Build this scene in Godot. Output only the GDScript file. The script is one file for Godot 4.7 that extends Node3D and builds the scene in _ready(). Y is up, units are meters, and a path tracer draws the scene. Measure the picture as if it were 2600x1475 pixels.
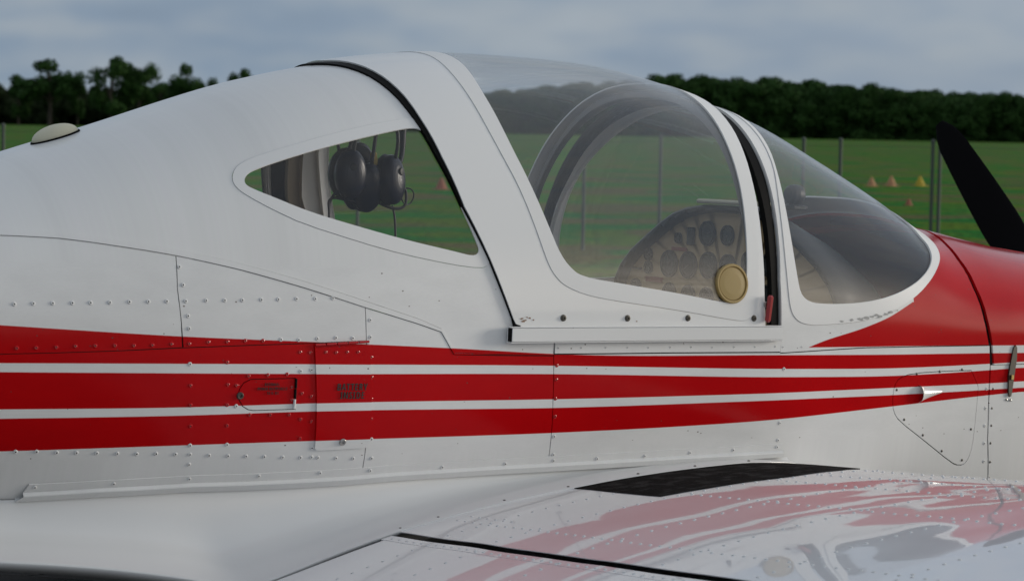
extends Node3D
# A red-striped light aircraft on a grass airfield. Aircraft frame: x forward, y up, z to starboard; its
# moldline is a loft of sections (tables below) and every panel is cut out of it in (station x, angle round the section).

const SEAM_UPPER = [-1.389, 32.9, -1.252, 30.0, -1.112, 26.4, -0.976, 23.3, -0.815, 19.3, -0.646, 14.8, -0.473, 10.0, -0.314, 5.7, -0.244, 3.3, -0.202, -2.5, -0.065, -2.9, 0.110, -3.1]
const SEAM_LOWER = [-1.394, 30.7, -1.256, 28.1, -1.115, 24.7, -0.979, 21.7, -0.817, 17.8, -0.647, 13.3, -0.473, 8.5, -0.314, 4.5, -0.246, 2.6, -0.204, -2.9]
const PANEL_JOINT = [-1.422, -3.0, -1.278, -2.5, -1.130, -1.9, -0.969, -1.1, -0.798, -0.5, -0.618, 0.0]
const REAR_WINDOW_OUTER = [-0.792, 41.6, -0.777, 44.4, -0.750, 46.2, -0.698, 47.7, -0.571, 50.0, -0.403, 52.7, -0.268, 54.1, -0.222, 54.0, -0.197, 52.0, -0.191, 45.4, -0.168, 35.2, -0.124, 25.3, -0.096, 20.3, -0.097, 18.5, -0.124, 17.7, -0.216, 18.6, -0.358, 20.9, -0.482, 23.8, -0.631, 28.3, -0.710, 32.4, -0.764, 36.2, -0.789, 38.9]
const REAR_WINDOW_CLEAR = [-0.762, 40.7, -0.750, 42.4, -0.728, 43.4, -0.654, 45.2, -0.537, 47.4, -0.418, 49.3, -0.294, 51.1, -0.246, 51.3, -0.228, 50.5, -0.218, 48.9, -0.200, 41.1, -0.173, 32.6, -0.131, 23.3, -0.126, 22.0, -0.133, 20.9, -0.153, 20.7, -0.189, 21.4, -0.366, 24.6, -0.531, 28.8, -0.625, 31.9, -0.702, 35.7, -0.749, 38.3, -0.761, 39.5]
const HOOP_AFT = [-0.019, 4.4, -0.027, 5.6, -0.098, 19.8, -0.163, 31.7, -0.200, 43.2, -0.224, 53.5, -0.235, 60.6, -0.249, 68.3, -0.265, 76.1, -0.279, 83.9]
const CANOPY_LINE = [-0.029, 78.2, -0.047, 67.0, -0.044, 55.3, -0.025, 45.6, 0.019, 35.5, 0.053, 26.4, 0.080, 19.4, 0.102, 16.1, 0.136, 13.5, 0.212, 11.2, 0.331, 9.7, 0.524, 7.7, 0.723, 5.1, 0.763, 5.1, 0.792, 7.0, 0.806, 11.0, 0.812, 25.5, 0.832, 40.9, 0.849, 53.5, 0.866, 62.5]
const CANOPY_CLEAR = [0.028, 73.8, 0.010, 65.1, 0.004, 58.2, 0.017, 46.8, 0.050, 37.8, 0.084, 29.6, 0.111, 23.6, 0.127, 20.8, 0.151, 18.2, 0.189, 15.8, 0.332, 14.1, 0.524, 11.9, 0.708, 9.3, 0.736, 9.8, 0.755, 11.7, 0.764, 16.5, 0.772, 25.4, 0.786, 37.5, 0.792, 43.8, 0.798, 50.8, 0.807, 58.4]
const CANOPY_FRONT = [0.834, 0.1, 0.827, 11.6, 0.830, 25.6, 0.836, 33.6, 0.843, 41.0, 0.853, 47.9, 0.864, 54.5, 0.887, 70.9]
const SHIELD_LINE = [0.974, 48.3, 0.932, 36.2, 0.918, 23.8, 0.922, 13.6, 0.931, 8.0, 0.951, 5.4, 0.987, 4.0, 1.053, 3.8, 1.225, 4.7, 1.340, 7.6, 1.436, 11.3, 1.520, 16.6, 1.593, 22.6, 1.625, 26.1, 1.652, 30.8, 1.666, 36.0]
const SHIELD_CLEAR = [0.999, 54.4, 0.967, 43.3, 0.952, 33.2, 0.951, 23.9, 0.961, 15.7, 0.971, 12.1, 0.993, 10.4, 1.028, 9.6, 1.114, 9.4, 1.226, 9.9, 1.342, 11.8, 1.444, 15.3, 1.511, 19.1, 1.555, 22.9, 1.576, 26.3, 1.586, 29.9, 1.573, 32.8]
const COWL_SEAM = [1.803, 47.7, 1.753, 35.5, 1.724, 26.2, 1.718, 15.2, 1.736, 5.3, 1.758, -1.8, 1.770, -8.3, 1.771, -17.9, 1.779, -28.2, 1.812, -40.6]
const BATTERY_DOOR = [-0.616, -0.6, -0.590, -25.1, -0.583, -25.6, -0.443, -24.9, -0.434, -24.3, -0.460, -0.1, -0.468, -0.4, -0.613, -1.1]
const POWER_DOOR = [-0.787, -8.7, -0.805, -9.6, -0.815, -11.1, -0.817, -12.3, -0.814, -13.7, -0.803, -15.2, -0.787, -16.0, -0.774, -16.2, -0.658, -15.8, -0.665, -8.4]
const NOSE_DOOR = [1.358, -12.7, 1.352, -16.2, 1.360, -19.6, 1.388, -22.1, 1.509, -27.7, 1.631, -33.2, 1.670, -34.1, 1.697, -33.5, 1.711, -31.4, 1.717, -28.2, 1.724, -9.7, 1.578, -9.5, 1.431, -9.8, 1.376, -10.8]
const SKIN_RIVETS = [-1.390, 10.1, -1.344, 10.2, -1.297, 10.2, -1.249, 10.2, -1.204, 10.2, -1.156, 10.2, -1.107, 10.3, -1.059, 10.3, -1.012, 10.3, -0.963, 10.3, -0.910, 10.4, -0.861, 10.4, -0.814, 10.4, -0.763, 10.5, -0.717, 10.5, -0.667, 10.6, -0.615, 10.6, -0.566, 10.7, -1.385, -1.4, -1.338, -1.3, -1.289, -1.1, -1.242, -0.8, -1.193, -0.7, -1.144, -0.6, -1.096, -0.6, -1.049, -0.5, -1.000, -0.2, -0.954, -0.1, -0.904, 0.3, -0.854, 0.4, -0.806, 0.6, -0.758, 0.6, -0.709, 0.9, -0.660, 0.8, -0.608, 1.1, -0.556, 1.3, -0.508, 1.2, -1.368, -28.3, -1.317, -28.0, -1.267, -28.0, -1.218, -27.8, -1.167, -27.7, -1.115, -27.6, -1.065, -27.5, -1.015, -27.3, -0.964, -27.3, -0.926, -27.3, -0.875, -27.4, -0.824, -27.4, -0.775, -27.4, -0.725, -27.4, -0.674, -27.5, -0.624, -27.5, -0.593, -27.4, -0.575, -27.5, -0.523, -27.6, -0.473, -27.7, -0.974, 18.8, -0.968, 14.3, -0.958, 6.7, -0.955, 3.6, -0.950, -5.1, -0.946, -10.3, -0.942, -15.1, -0.936, -20.2, -0.930, -25.0, -0.923, -29.9, -0.852, -4.6, -0.847, -10.0, -0.845, -14.9, -0.839, -19.9, -0.832, -24.6, -0.793, -7.9, -0.741, -7.7, -0.688, -7.5, -0.824, -10.2, -0.820, -15.2, -0.782, -17.3, -0.726, -17.2, -0.674, -17.1, -0.655, -2.1, -0.627, -2.2, -0.651, -6.7, -0.621, -6.4, -0.644, -12.0, -0.617, -12.7, -0.641, -18.2, -0.610, -18.7, -0.635, -22.8, -0.597, -25.1, -0.459, 5.5, -0.457, 1.4, -0.452, -3.4, -0.449, -8.2, -0.445, -13.3, -0.439, -18.1, -0.430, -23.0, -0.419, -27.7, 0.122, -5.8, 0.123, -9.3, 0.125, -13.9, 0.130, -18.3, 0.138, -23.2, 0.148, -27.8, 0.918, -21.3, 0.922, -25.6, 0.916, -7.6, 1.760, -20.4, 1.762, -24.9, 1.767, -29.3, 1.775, -33.6, 1.787, -37.8, 1.760, -15.1]
const COWL_RIVETS = [1.789, -20.5, 1.792, -25.0, 1.796, -29.4, 1.804, -33.9, 1.813, -37.7, 1.789, -15.2]
const STRIP_RIVETS = [-1.302, -37.9, -1.107, -35.7, -0.914, -33.6, -0.729, -32.3, -0.560, -31.3, -0.416, -30.7, -0.198, -30.3, -0.002, -29.8, 0.151, -29.2, 0.293, -28.9, 0.454, -28.6, 0.610, -28.1, 0.763, -27.7, 0.921, -27.2]
const SILL_RIVETS = [0.124, -1.5, 0.198, -1.5, 0.279, -1.5, 0.353, -1.5, 0.424, -1.6, 0.500, -1.6, 0.574, -1.6, 0.649, -1.7, 0.727, -1.7, 0.803, -1.7, 0.878, -1.7, 0.908, -1.9, 0.980, -1.9]
const BATTERY_RIVETS = [-0.585, -2.1, -0.556, -2.2, -0.524, -2.1, -0.493, -2.1]
const POWER_RIVETS = [-0.673, -10.5, -0.671, -13.6]
const NOSE_SCREWS = [1.368, -14.0, 1.408, -21.8, 1.494, -26.0, 1.583, -30.2, 1.677, -32.8, 1.702, -25.5, 1.450, -10.0, 1.549, -9.6, 1.646, -9.3]
const CANOPY_SCREWS = [0.131, 5.9, 0.343, 5.8, 0.552, 5.8, 0.788, 5.7]
const STRIP_TOP = [-1.318, -37.2, -1.142, -35.0, -0.908, -32.7, -0.343, -29.5, 0.263, -27.8, 0.938, -26.5]
const STRIP_BEND = [-1.327, -39.8, -1.137, -37.1, -0.903, -34.7, -0.338, -31.3, 0.268, -29.5, 0.943, -28.1]
const STRIP_LOW = [-1.341, -42.2, -1.132, -39.1, -0.898, -36.6, -0.332, -33.1, 0.274, -31.2, 0.949, -29.6]
const S1T = [-1.424, 0.042, -0.973, 0.017, -0.618, 0.003, -0.215, -0.015, 0.113, -0.033, 0.904, -0.044, 1.345, -0.048, 1.760, -0.050, 1.905, -0.051]
const S1B = [-1.422, -0.049, -0.976, -0.051, -0.611, -0.054, 0.115, -0.065, 0.907, -0.084, 1.348, -0.089, 1.763, -0.083, 1.907, -0.079]
const S2T = [-1.421, -0.071, -0.975, -0.075, -0.609, -0.079, 0.116, -0.088, 0.908, -0.108, 1.349, -0.112, 1.764, -0.103, 1.909, -0.098]
const S2B = [-1.416, -0.162, -0.969, -0.161, -0.603, -0.155, 0.123, -0.157, 0.913, -0.154, 1.352, -0.148, 1.767, -0.144, 1.912, -0.141]
const S3T = [-1.413, -0.185, -0.967, -0.182, -0.601, -0.176, 0.126, -0.181, 0.915, -0.175, 1.354, -0.170, 1.769, -0.164, 1.914, -0.161]
const S3B = [-1.403, -0.267, -0.956, -0.259, -0.590, -0.254, 0.137, -0.251, 0.923, -0.231, 1.357, -0.204, 1.770, -0.181, 1.915, -0.174]
const NOSE = [1.006, -0.023, 1.055, -0.008, 1.226, 0.034, 1.323, 0.064, 1.426, 0.109]
const NOSEB = [1.006, -0.023, 1.229, -0.023, 1.343, -0.023, 1.759, -0.026, 1.903, -0.027]
# moldline: station, crown height, half width, height of widest point, keel height, upper and lower roundness
const MX = [-4.6, -3.3, -2.2, -1.6, -1.0, -0.5, 0.0, 0.3, 0.6, 0.9, 1.1, 1.3, 1.5, 1.7, 1.9, 2.2, 2.6, 2.9]
const M_TOP = [-0.02, 0.09, 0.208, 0.338, 0.527, 0.691, 0.778, 0.785, 0.771, 0.712, 0.656, 0.567, 0.468, 0.357, 0.317, 0.266, 0.214, 0.15]
const M_HALF = [0.05, 0.21, 0.408, 0.499, 0.578, 0.618, 0.629, 0.635, 0.635, 0.635, 0.629, 0.624, 0.612, 0.601, 0.59, 0.567, 0.522, 0.41]
const M_MID = [-0.08, -0.03, 0.0, 0.0, 0.0, 0.0, 0.0, 0.0, 0.0, 0.0, 0.0, 0.0, 0.0, 0.0, 0.0, 0.0, 0.0, 0.0]
const M_KEEL = [-0.16, -0.32, -0.45, -0.52, -0.58, -0.62, -0.64, -0.64, -0.64, -0.64, -0.64, -0.66, -0.7, -0.74, -0.74, -0.7, -0.6, -0.4]
const M_UP = [2.2, 2.2, 2.2, 2.2, 2.2, 2.25, 2.3, 2.3, 2.3, 2.3, 2.3, 2.3, 2.3, 2.25, 2.2, 2.2, 2.2, 2.3]
const M_LOW = [2.4, 2.5, 2.6, 2.6, 2.6, 2.6, 2.6, 2.7, 2.8, 3.0, 3.2, 3.6, 4.0, 4.0, 4.0, 3.6, 3.2, 2.8]
const AX = [-0.85, -0.42, 0.13, 0.5, 0.8, 1.0, 1.15, 1.27, 1.32]
const AY = [-0.60, -0.483, -0.39, -0.355, -0.345, -0.362, -0.40, -0.46, -0.52]
const SILL_HEIGHT = 0.9279
const ROOT = 0.074  # how far the wing stations start outboard

var M := {}
var table: Array = []
var wing_table := PackedFloat32Array()
var rng := RandomNumberGenerator.new()
var ripple := FastNoiseLite.new()
var plane: Node3D
var rivet_mesh: ArrayMesh
var dome_mesh: ArrayMesh
var taken := {}

# ---------------------------------------------------------------- helpers
func lin(r, g, b, a = 1.0) -> Color:
	var c := Color(r, g, b).linear_to_srgb()
	c.a = a
	return c

func mat(called: String, color: Color, rough := 0.5, metal := 0.0, coat := 0.0) -> StandardMaterial3D:
	var m := StandardMaterial3D.new()
	m.resource_name = called
	m.albedo_color = color
	m.roughness = rough
	m.metallic = metal
	if coat > 0.0:
		m.clearcoat_enabled = true
		m.clearcoat = coat
		m.clearcoat_roughness = 0.06
	M[called] = m
	return m

func numbered(called: String) -> String:
	var n: int = taken.get(called, -1) + 1
	taken[called] = n
	return called if n == 0 else "%s_%03d" % [called, n]

func tag(o: Node, label: String, category: String, group := "", kind := "") -> void:
	if label: o.set_meta("label", label)
	if category: o.set_meta("category", category)
	if group: o.set_meta("group", group)
	if kind: o.set_meta("kind", kind)

func thing(called: String, label: String, category: String, at := Vector3.ZERO, group := "") -> Node3D:
	var o := Node3D.new()
	o.name = numbered(called)
	add_child(o)
	o.position = at
	tag(o, label, category, group)
	return o

func part(called: String, mesh: Mesh, m: Material, parent: Node, label := "") -> MeshInstance3D:
	var o := MeshInstance3D.new()
	o.name = called
	o.mesh = mesh
	o.material_override = m
	parent.add_child(o, true)
	if label: o.set_meta("label", label)
	return o

func begin() -> SurfaceTool:
	var st := SurfaceTool.new()
	st.begin(Mesh.PRIMITIVE_TRIANGLES)
	return st

func tri(st: SurfaceTool, p: Array, n: Array) -> void:
	# a triangle wound so that its front looks along its normals
	var away: Vector3 = (p[1] - p[0]).cross(p[2] - p[0])
	var order := [0, 1, 2] if away.dot(n[0] + n[1] + n[2]) < 0.0 else [0, 2, 1]
	for i in order:
		st.set_normal(n[i])
		st.set_uv(Vector2((p[i].x + 1.75) / 3.85, (0.2 - p[i].y) / 0.5))
		st.add_vertex(p[i])

func quad(st: SurfaceTool, a: Vector3, b: Vector3, c: Vector3, d: Vector3, want := Vector3.ZERO) -> void:
	var n := (b - a).cross(d - a)
	if n.length() < 1e-12: n = (c - b).cross(d - b)
	if n.length() < 1e-12: return
	n = n.normalized()
	if want.dot(n) < 0.0: n = -n
	tri(st, [a, b, c], [n, n, n])
	tri(st, [a, c, d], [n, n, n])

func box(st: SurfaceTool, at: Vector3, size: Vector3, turn := Basis(), bevel := 0.0) -> void:
	# a box with chamfered edges: six faces, twelve edge strips and eight corners
	var h := size / 2.0
	var c := minf(bevel, minf(h.x, minf(h.y, h.z)) * 0.9)
	var pts := {}
	for sx in [-1, 1]:
		for sy in [-1, 1]:
			for sz in [-1, 1]:
				var s := Vector3(sx, sy, sz)
				for ax in 3:
					var q := s * h
					for k in 3:
						if k != ax: q[k] -= s[k] * c
					pts["%d%d%d%d" % [sx, sy, sz, ax]] = at + turn * q
	for ax in 3:
		var u := (ax + 1) % 3
		var v := (ax + 2) % 3
		for s in [-1, 1]:
			var got := []
			for k in [[-1, -1], [1, -1], [1, 1], [-1, 1]]:
				var g := [0, 0, 0]
				g[ax] = s; g[u] = k[0]; g[v] = k[1]
				got.append(pts["%d%d%d%d" % [g[0], g[1], g[2], ax]])
			var nn := Vector3.ZERO
			nn[ax] = s
			quad(st, got[0], got[1], got[2], got[3], turn * nn)
		if c > 0.0:
			for a in [-1, 1]:
				for b in [-1, 1]:
					var lo := [0, 0, 0]
					var hi := [0, 0, 0]
					lo[u] = a; lo[v] = b; lo[ax] = -1
					hi[u] = a; hi[v] = b; hi[ax] = 1
					var nn := Vector3.ZERO
					nn[u] = a; nn[v] = b
					quad(st, pts["%d%d%d%d" % [lo[0], lo[1], lo[2], u]], pts["%d%d%d%d" % [hi[0], hi[1], hi[2], u]], pts["%d%d%d%d" % [hi[0], hi[1], hi[2], v]], pts["%d%d%d%d" % [lo[0], lo[1], lo[2], v]], turn * nn)
	if c > 0.0:
		for sx in [-1, 1]:
			for sy in [-1, 1]:
				for sz in [-1, 1]:
					var n: Vector3 = turn * Vector3(sx, sy, sz).normalized()
					tri(st, [pts["%d%d%d0" % [sx, sy, sz]], pts["%d%d%d1" % [sx, sy, sz]], pts["%d%d%d2" % [sx, sy, sz]]], [n, n, n])

func tube(st: SurfaceTool, line: Array, r, sides := 10) -> void:
	# r: one radius or one for each point
	var up := Vector3(0.31, 0.87, 0.38)
	var rings := []
	for i in line.size():
		var d: Vector3 = (line[mini(i + 1, line.size() - 1)] - line[maxi(i - 1, 0)]).normalized()
		var a := d.cross(up).normalized()
		var b := d.cross(a)
		var ring := []
		var rr: float = r[i] if r is Array else r
		for k in sides:
			var w := TAU * k / sides
			var n := a * cos(w) + b * sin(w)
			ring.append([line[i] + n * rr, n])
		rings.append(ring)
	for i in line.size() - 1:
		for k in sides:
			var p = rings[i][k]; var q = rings[i][(k + 1) % sides]; var s = rings[i + 1][(k + 1) % sides]; var t = rings[i + 1][k]
			tri(st, [p[0], q[0], s[0]], [p[1], q[1], s[1]])
			tri(st, [p[0], s[0], t[0]], [p[1], s[1], t[1]])
	for e in [0, line.size() - 1]:
		var d: Vector3 = (line[0] - line[1]) if e == 0 else (line[e] - line[e - 1])
		d = d.normalized()
		for k in sides:
			tri(st, [line[e], rings[e][k][0], rings[e][(k + 1) % sides][0]], [d, d, d])

func lathe(st: SurfaceTool, at: Vector3, turn: Basis, profile: Array, sides := 24, squash := Vector3.ONE) -> void:
	# profile: (radius, height) along local y
	for i in profile.size() - 1:
		var p: Vector2 = profile[i]
		var q: Vector2 = profile[i + 1]
		var d := (q - p)
		var slope := Vector2(d.y, -d.x).normalized()
		if slope.length() < 0.5: continue
		for k in sides:
			var a := TAU * k / sides
			var b := TAU * (k + 1) / sides
			var na := Vector3(cos(a) * slope.x, slope.y, sin(a) * slope.x)
			var nb := Vector3(cos(b) * slope.x, slope.y, sin(b) * slope.x)
			var pts := [Vector3(cos(a) * p.x, p.y, sin(a) * p.x), Vector3(cos(b) * p.x, p.y, sin(b) * p.x), Vector3(cos(b) * q.x, q.y, sin(b) * q.x), Vector3(cos(a) * q.x, q.y, sin(a) * q.x)]
			for j in 4: pts[j] = at + turn * (pts[j] * squash)
			na = (turn * (na / squash)).normalized()
			nb = (turn * (nb / squash)).normalized()
			if p.x > 1e-6: tri(st, [pts[0], pts[1], pts[2]], [na, nb, nb])
			if q.x > 1e-6: tri(st, [pts[0], pts[2], pts[3]], [na, nb, na])

func bezier(pts: Array, n := 16) -> Array:
	var c := Curve3D.new()
	for i in pts.size():
		var t: Vector3 = (pts[mini(i + 1, pts.size() - 1)] - pts[maxi(i - 1, 0)]) / 6.0
		c.add_point(pts[i], -t, t)
	var out := []
	for i in n + 1: out.append(c.sample(0, 0.0) if i == 0 else c.samplef((pts.size() - 1.0) * i / n))
	return out

# ---------------------------------------------------------------- the lofted body
func hermite(xs: Array, ys: Array, x: float) -> float:
	x = clampf(x, xs[0], xs[-1])
	var i := 0
	while i < xs.size() - 2 and x > xs[i + 1]: i += 1
	var h: float = xs[i + 1] - xs[i]
	var s: float = (ys[i + 1] - ys[i]) / h
	var m0 := s
	var m1 := s
	if i > 0:
		var hp: float = xs[i] - xs[i - 1]
		m0 = (s * hp + (ys[i] - ys[i - 1]) / hp * h) / (h + hp)
	if i < xs.size() - 2:
		var hn: float = xs[i + 2] - xs[i + 1]
		m1 = ((ys[i + 2] - ys[i + 1]) / hn * h + s * hn) / (h + hn)
	var t: float = (x - xs[i]) / h
	return (2 * t * t * t - 3 * t * t + 1) * ys[i] + (t * t * t - 2 * t * t + t) * h * m0 + (-2 * t * t * t + 3 * t * t) * ys[i + 1] + (t * t * t - t * t) * h * m1

func make_tables() -> void:
	for src in [M_TOP, M_HALF, M_MID, M_KEEL, M_UP, M_LOW]:
		var col := PackedFloat32Array()
		for i in 1501: col.append(hermite(MX, src, -4.6 + i * 0.005))
		table.append(col)
	for i in 1201: wing_table.append(hermite(AX, AY, -0.85 + 2.17 * i / 1200.0))

func look(k: int, x: float) -> float:
	var f := clampf((x + 4.6) / 0.005, 0.0, 1499.0)
	var i := int(f)
	return lerpf(table[k][i], table[k][i + 1], f - i)

func section(p: Vector2) -> Vector3:
	# p.x: station in metres; p.y: angle round the section in hundreds of degrees, 0 at the widest point of the starboard side
	var a := deg_to_rad(p.y * 100.0)
	var c := cos(a)
	var s := sin(a)
	var mid := look(2, p.x)
	var h := look(0, p.x) - mid if s >= 0.0 else mid - look(3, p.x)
	var n := look(4, p.x) if s >= 0.0 else look(5, p.x)
	var r := pow(pow(absf(c) / look(1, p.x), n) + pow(absf(s) / h, n), -1.0 / n)
	return Vector3(p.x, mid + r * s, r * c)

func skin(p: Vector2) -> Vector3:
	# riveted sheet metal is never quite flat
	var q := section(p)
	var a := deg_to_rad(p.y * 100.0)
	var d := 0.0011 * ripple.get_noise_2d(p.x * 1.6, p.y * 2.6)
	return q + Vector3(0, sin(a), cos(a)) * d

func wing_skin(p: Vector2) -> Vector3:
	# p.x: chord station, p.y: span station; the skin pillows between the ribs
	var f := clampf((p.x + 0.85) / 2.17 * 1200.0, 0.0, 1199.0)
	var i := int(f)
	var y := lerpf(wing_table[i], wing_table[i + 1], f - i) + 0.08 * (absf(p.y) - 0.65)
	var rib := sin(PI * (absf(p.y) - 0.85) / 0.33)
	y += 0.0012 * ripple.get_noise_2d(p.x * 2.1, p.y * 2.7 + 40.0) + 0.0009 * rib * rib
	return Vector3(p.x, y, p.y + signf(p.y) * ROOT)

func normal_of(surf: Callable, p: Vector2) -> Vector3:
	var e := 0.004
	var dx: Vector3 = surf.call(p + Vector2(e, 0)) - surf.call(p - Vector2(e, 0))
	var dy: Vector3 = surf.call(p + Vector2(0, e)) - surf.call(p - Vector2(0, e))
	return dx.cross(dy).normalized()

func wide(t: float) -> float:
	# an angle measured on a circle, for the flatter section of this body (hundreds of degrees)
	var a := deg_to_rad(t * 100.0)
	return rad_to_deg(atan2(sin(a), 1.134 * cos(a))) / 100.0

func on_side(a: Array) -> PackedVector2Array:
	var out := PackedVector2Array()
	for p in drawn(a): out.append(Vector2(p.x, wide(p.y)))
	return out

func drawn(a: Array) -> PackedVector2Array:
	var out := PackedVector2Array()
	for i in range(0, a.size(), 2): out.append(Vector2(a[i], a[i + 1] / 100.0))
	return out

func port(poly: PackedVector2Array) -> PackedVector2Array:
	var out := PackedVector2Array()
	for i in range(poly.size() - 1, -1, -1): out.append(Vector2(poly[i].x, 1.8 - poly[i].y))
	return out

func over_crown(half: PackedVector2Array) -> PackedVector2Array:
	# a starboard outline that starts and ends at the crown, closed over the port side
	var out := half.duplicate()
	out.append_array(port(half))
	return out

func shrunk(poly: PackedVector2Array, by: float) -> PackedVector2Array:
	if by == 0.0: return poly
	var got := Geometry2D.offset_polygon(poly, -by)
	var best := poly
	var most := -1.0
	for g in got:
		var area := 0.0
		for i in g.size(): area += g[i].cross(g[(i + 1) % g.size()])
		if absf(area) > most:
			most = absf(area); best = g
	return best

func rounded(poly: PackedVector2Array, times := 2) -> PackedVector2Array:
	for t in times:
		var out := PackedVector2Array()
		for i in poly.size():
			var a := poly[i]
			var b := poly[(i + 1) % poly.size()]
			out.append(a.lerp(b, 0.25)); out.append(a.lerp(b, 0.75))
		poly = out
	return poly

func patch(st: SurfaceTool, surf: Callable, poly: PackedVector2Array, holes: Array, lift: float, depth: float, cell := 0.035, swell := 0.0, outward := 1.0) -> void:
	# the piece of a surface inside poly and outside the holes, raised by lift, with a rim of the given depth
	var lo := poly[0]
	var hi := poly[0]
	for p in poly:
		lo = lo.min(p); hi = hi.max(p)
	var known := {}
	var vertex := func(p: Vector2) -> Array:
		var key := Vector2i(roundi(p.x * 100000.0), roundi(p.y * 100000.0))
		if not known.has(key):
			var n := normal_of(surf, p) * outward
			known[key] = [surf.call(p) + n * lift, n]
		return known[key]
	var nx := ceili((hi.x - lo.x) / cell)
	var ny := ceili((hi.y - lo.y) / cell)
	for i in nx:
		for j in ny:
			var a := lo + Vector2(i, j) * cell
			var square := PackedVector2Array([a, a + Vector2(cell, 0), a + Vector2(cell, cell), a + Vector2(0, cell)])
			var pieces := Geometry2D.intersect_polygons(square, poly)
			for h in holes:
				var left: Array[PackedVector2Array] = []
				for q in pieces: left.append_array(Geometry2D.clip_polygons(q, h))
				pieces = left
			for q in pieces:
				var ids := Geometry2D.triangulate_polygon(q)
				for t in range(0, ids.size(), 3):
					var v := [vertex.call(q[ids[t]]), vertex.call(q[ids[t + 1]]), vertex.call(q[ids[t + 2]])]
					if ((v[1][0] - v[0][0]).cross(v[2][0] - v[0][0])).length() > 1e-11:
						tri(st, [v[0][0], v[1][0], v[2][0]], [v[0][1], v[1][1], v[2][1]])
	if depth > 0.0:
		var loops := [poly]
		loops.append_array(holes)
		for l in loops.size():
			var loop: PackedVector2Array = loops[l]
			var centre_sign := (1.0 if Geometry2D.is_polygon_clockwise(loop) else -1.0) * (1.0 if l == 0 else -1.0)
			for i in loop.size():
				var p: Vector2 = loop[i]
				var q: Vector2 = loop[(i + 1) % loop.size()]
				if p.distance_to(q) < 1e-6: continue
				var n := maxi(1, ceili(p.distance_to(q) / cell))
				for k in n:
					var s := p.lerp(q, float(k) / n)
					var e := p.lerp(q, float(k + 1) / n)
					var vs = vertex.call(s)
					var ve = vertex.call(e)
					var out2 := Vector2(-(e - s).y, (e - s).x) * centre_sign
					var away: Vector3 = surf.call(s + out2.normalized() * 0.002) - surf.call(s)
					quad(st, vs[0], ve[0], ve[0] - ve[1] * depth, vs[0] - vs[1] * depth, away)

func panel(called: String, poly: PackedVector2Array, holes: Array, m: Material, parent: Node, lift := 0.0, depth := 0.004, gap := 0.0011, cell := 0.035, label := "", surf = null) -> MeshInstance3D:
	var st := begin()
	var inner := []
	for h in holes: inner.append(shrunk(h, -gap))
	patch(st, skin if surf == null else surf, shrunk(poly, gap), inner, lift, depth, cell)
	return part(called, st.commit(), m, parent, label)

func band(line: PackedVector2Array, w0: float, w1: float) -> PackedVector2Array:
	# a strip along a line of stations: from x + w0 to x + w1
	var out := PackedVector2Array()
	for p in line: out.append(p + Vector2(w0, 0))
	for i in range(line.size() - 1, -1, -1): out.append(line[i] + Vector2(w1, 0))
	return out

func basis_on(n: Vector3) -> Basis:
	# local y along n, local x as near forward as can be
	var x := (Vector3.RIGHT - n * n.x).normalized()
	return Basis(x, n, x.cross(n))

func stripe_at(edge: Array, x: float) -> float:
	var n := edge.size() / 2
	if x <= edge[0]: return edge[1] + (x - edge[0]) * (edge[3] - edge[1]) / (edge[2] - edge[0])
	for i in n - 1:
		if x <= edge[2 * i + 2]:
			return lerpf(edge[2 * i + 1], edge[2 * i + 3], (x - edge[2 * i]) / (edge[2 * i + 2] - edge[2 * i]))
	return edge[-1]

func red_at(x: float, y: float) -> bool:
	for s in [[S1T, S1B], [S2T, S2B], [S3T, S3B]]:
		if y < stripe_at(s[0], x) and y > stripe_at(s[1], x): return true
	if x > 1.007 and y > stripe_at(NOSEB, x):
		return x > 1.426 or y < stripe_at(NOSE, x)
	return false

func _ready() -> void:
	rng.seed = 20240611
	ripple.noise_type = FastNoiseLite.TYPE_SIMPLEX_SMOOTH
	ripple.seed = 7
	ripple.frequency = 1.0
	ripple.fractal_octaves = 2
	camera_and_light()
	materials()
	make_tables()
	setting()
	build_aircraft()
	headsets()
	background()

# ---------------------------------------------------------------- camera, sky, sun
func camera_and_light() -> void:
	var cam := Camera3D.new()
	cam.name = "camera"
	var lens := CameraAttributesPhysical.new()
	lens.frustum_focal_length = 99.9
	lens.frustum_focus_distance = 6.6
	lens.exposure_aperture = 8.5
	lens.frustum_near = 0.1
	lens.frustum_far = 6000.0
	cam.attributes = lens
	cam.position = Vector3(-3.5441, 1.5, 6.0445)
	cam.rotation_degrees = Vector3(-3.8323, -33.0, 1.0)
	cam.fov = 13.70
	cam.near = 0.1
	cam.far = 6000.0
	add_child(cam)
	cam.make_current()
	var env := Environment.new()
	env.background_mode = Environment.BG_SKY
	env.tonemap_mode = Environment.TONE_MAPPER_LINEAR
	env.tonemap_exposure = EXPOSURE
	env.sdfgi_enabled = true
	env.ssao_enabled = true
	env.ssil_enabled = true
	var sky := Sky.new()
	var pano := PanoramaSkyMaterial.new()
	pano.panorama = ImageTexture.create_from_image(sky_image())
	sky.sky_material = pano
	env.sky = sky
	var we := WorldEnvironment.new()
	we.name = "world_environment"
	we.environment = env
	add_child(we)
	var sun := DirectionalLight3D.new()
	sun.name = "sun"
	sun.light_energy = SUN
	sun.light_color = Color(1.0, 0.965, 0.91)
	sun.light_angular_distance = 16.0
	sun.shadow_enabled = true
	add_child(sun)
	sun.look_at_from_position(Vector3.ZERO, -Vector3(0.95, 0.14, 0.31), Vector3.UP)

const EXPOSURE = 1.42
const SUN = 0.5

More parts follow.
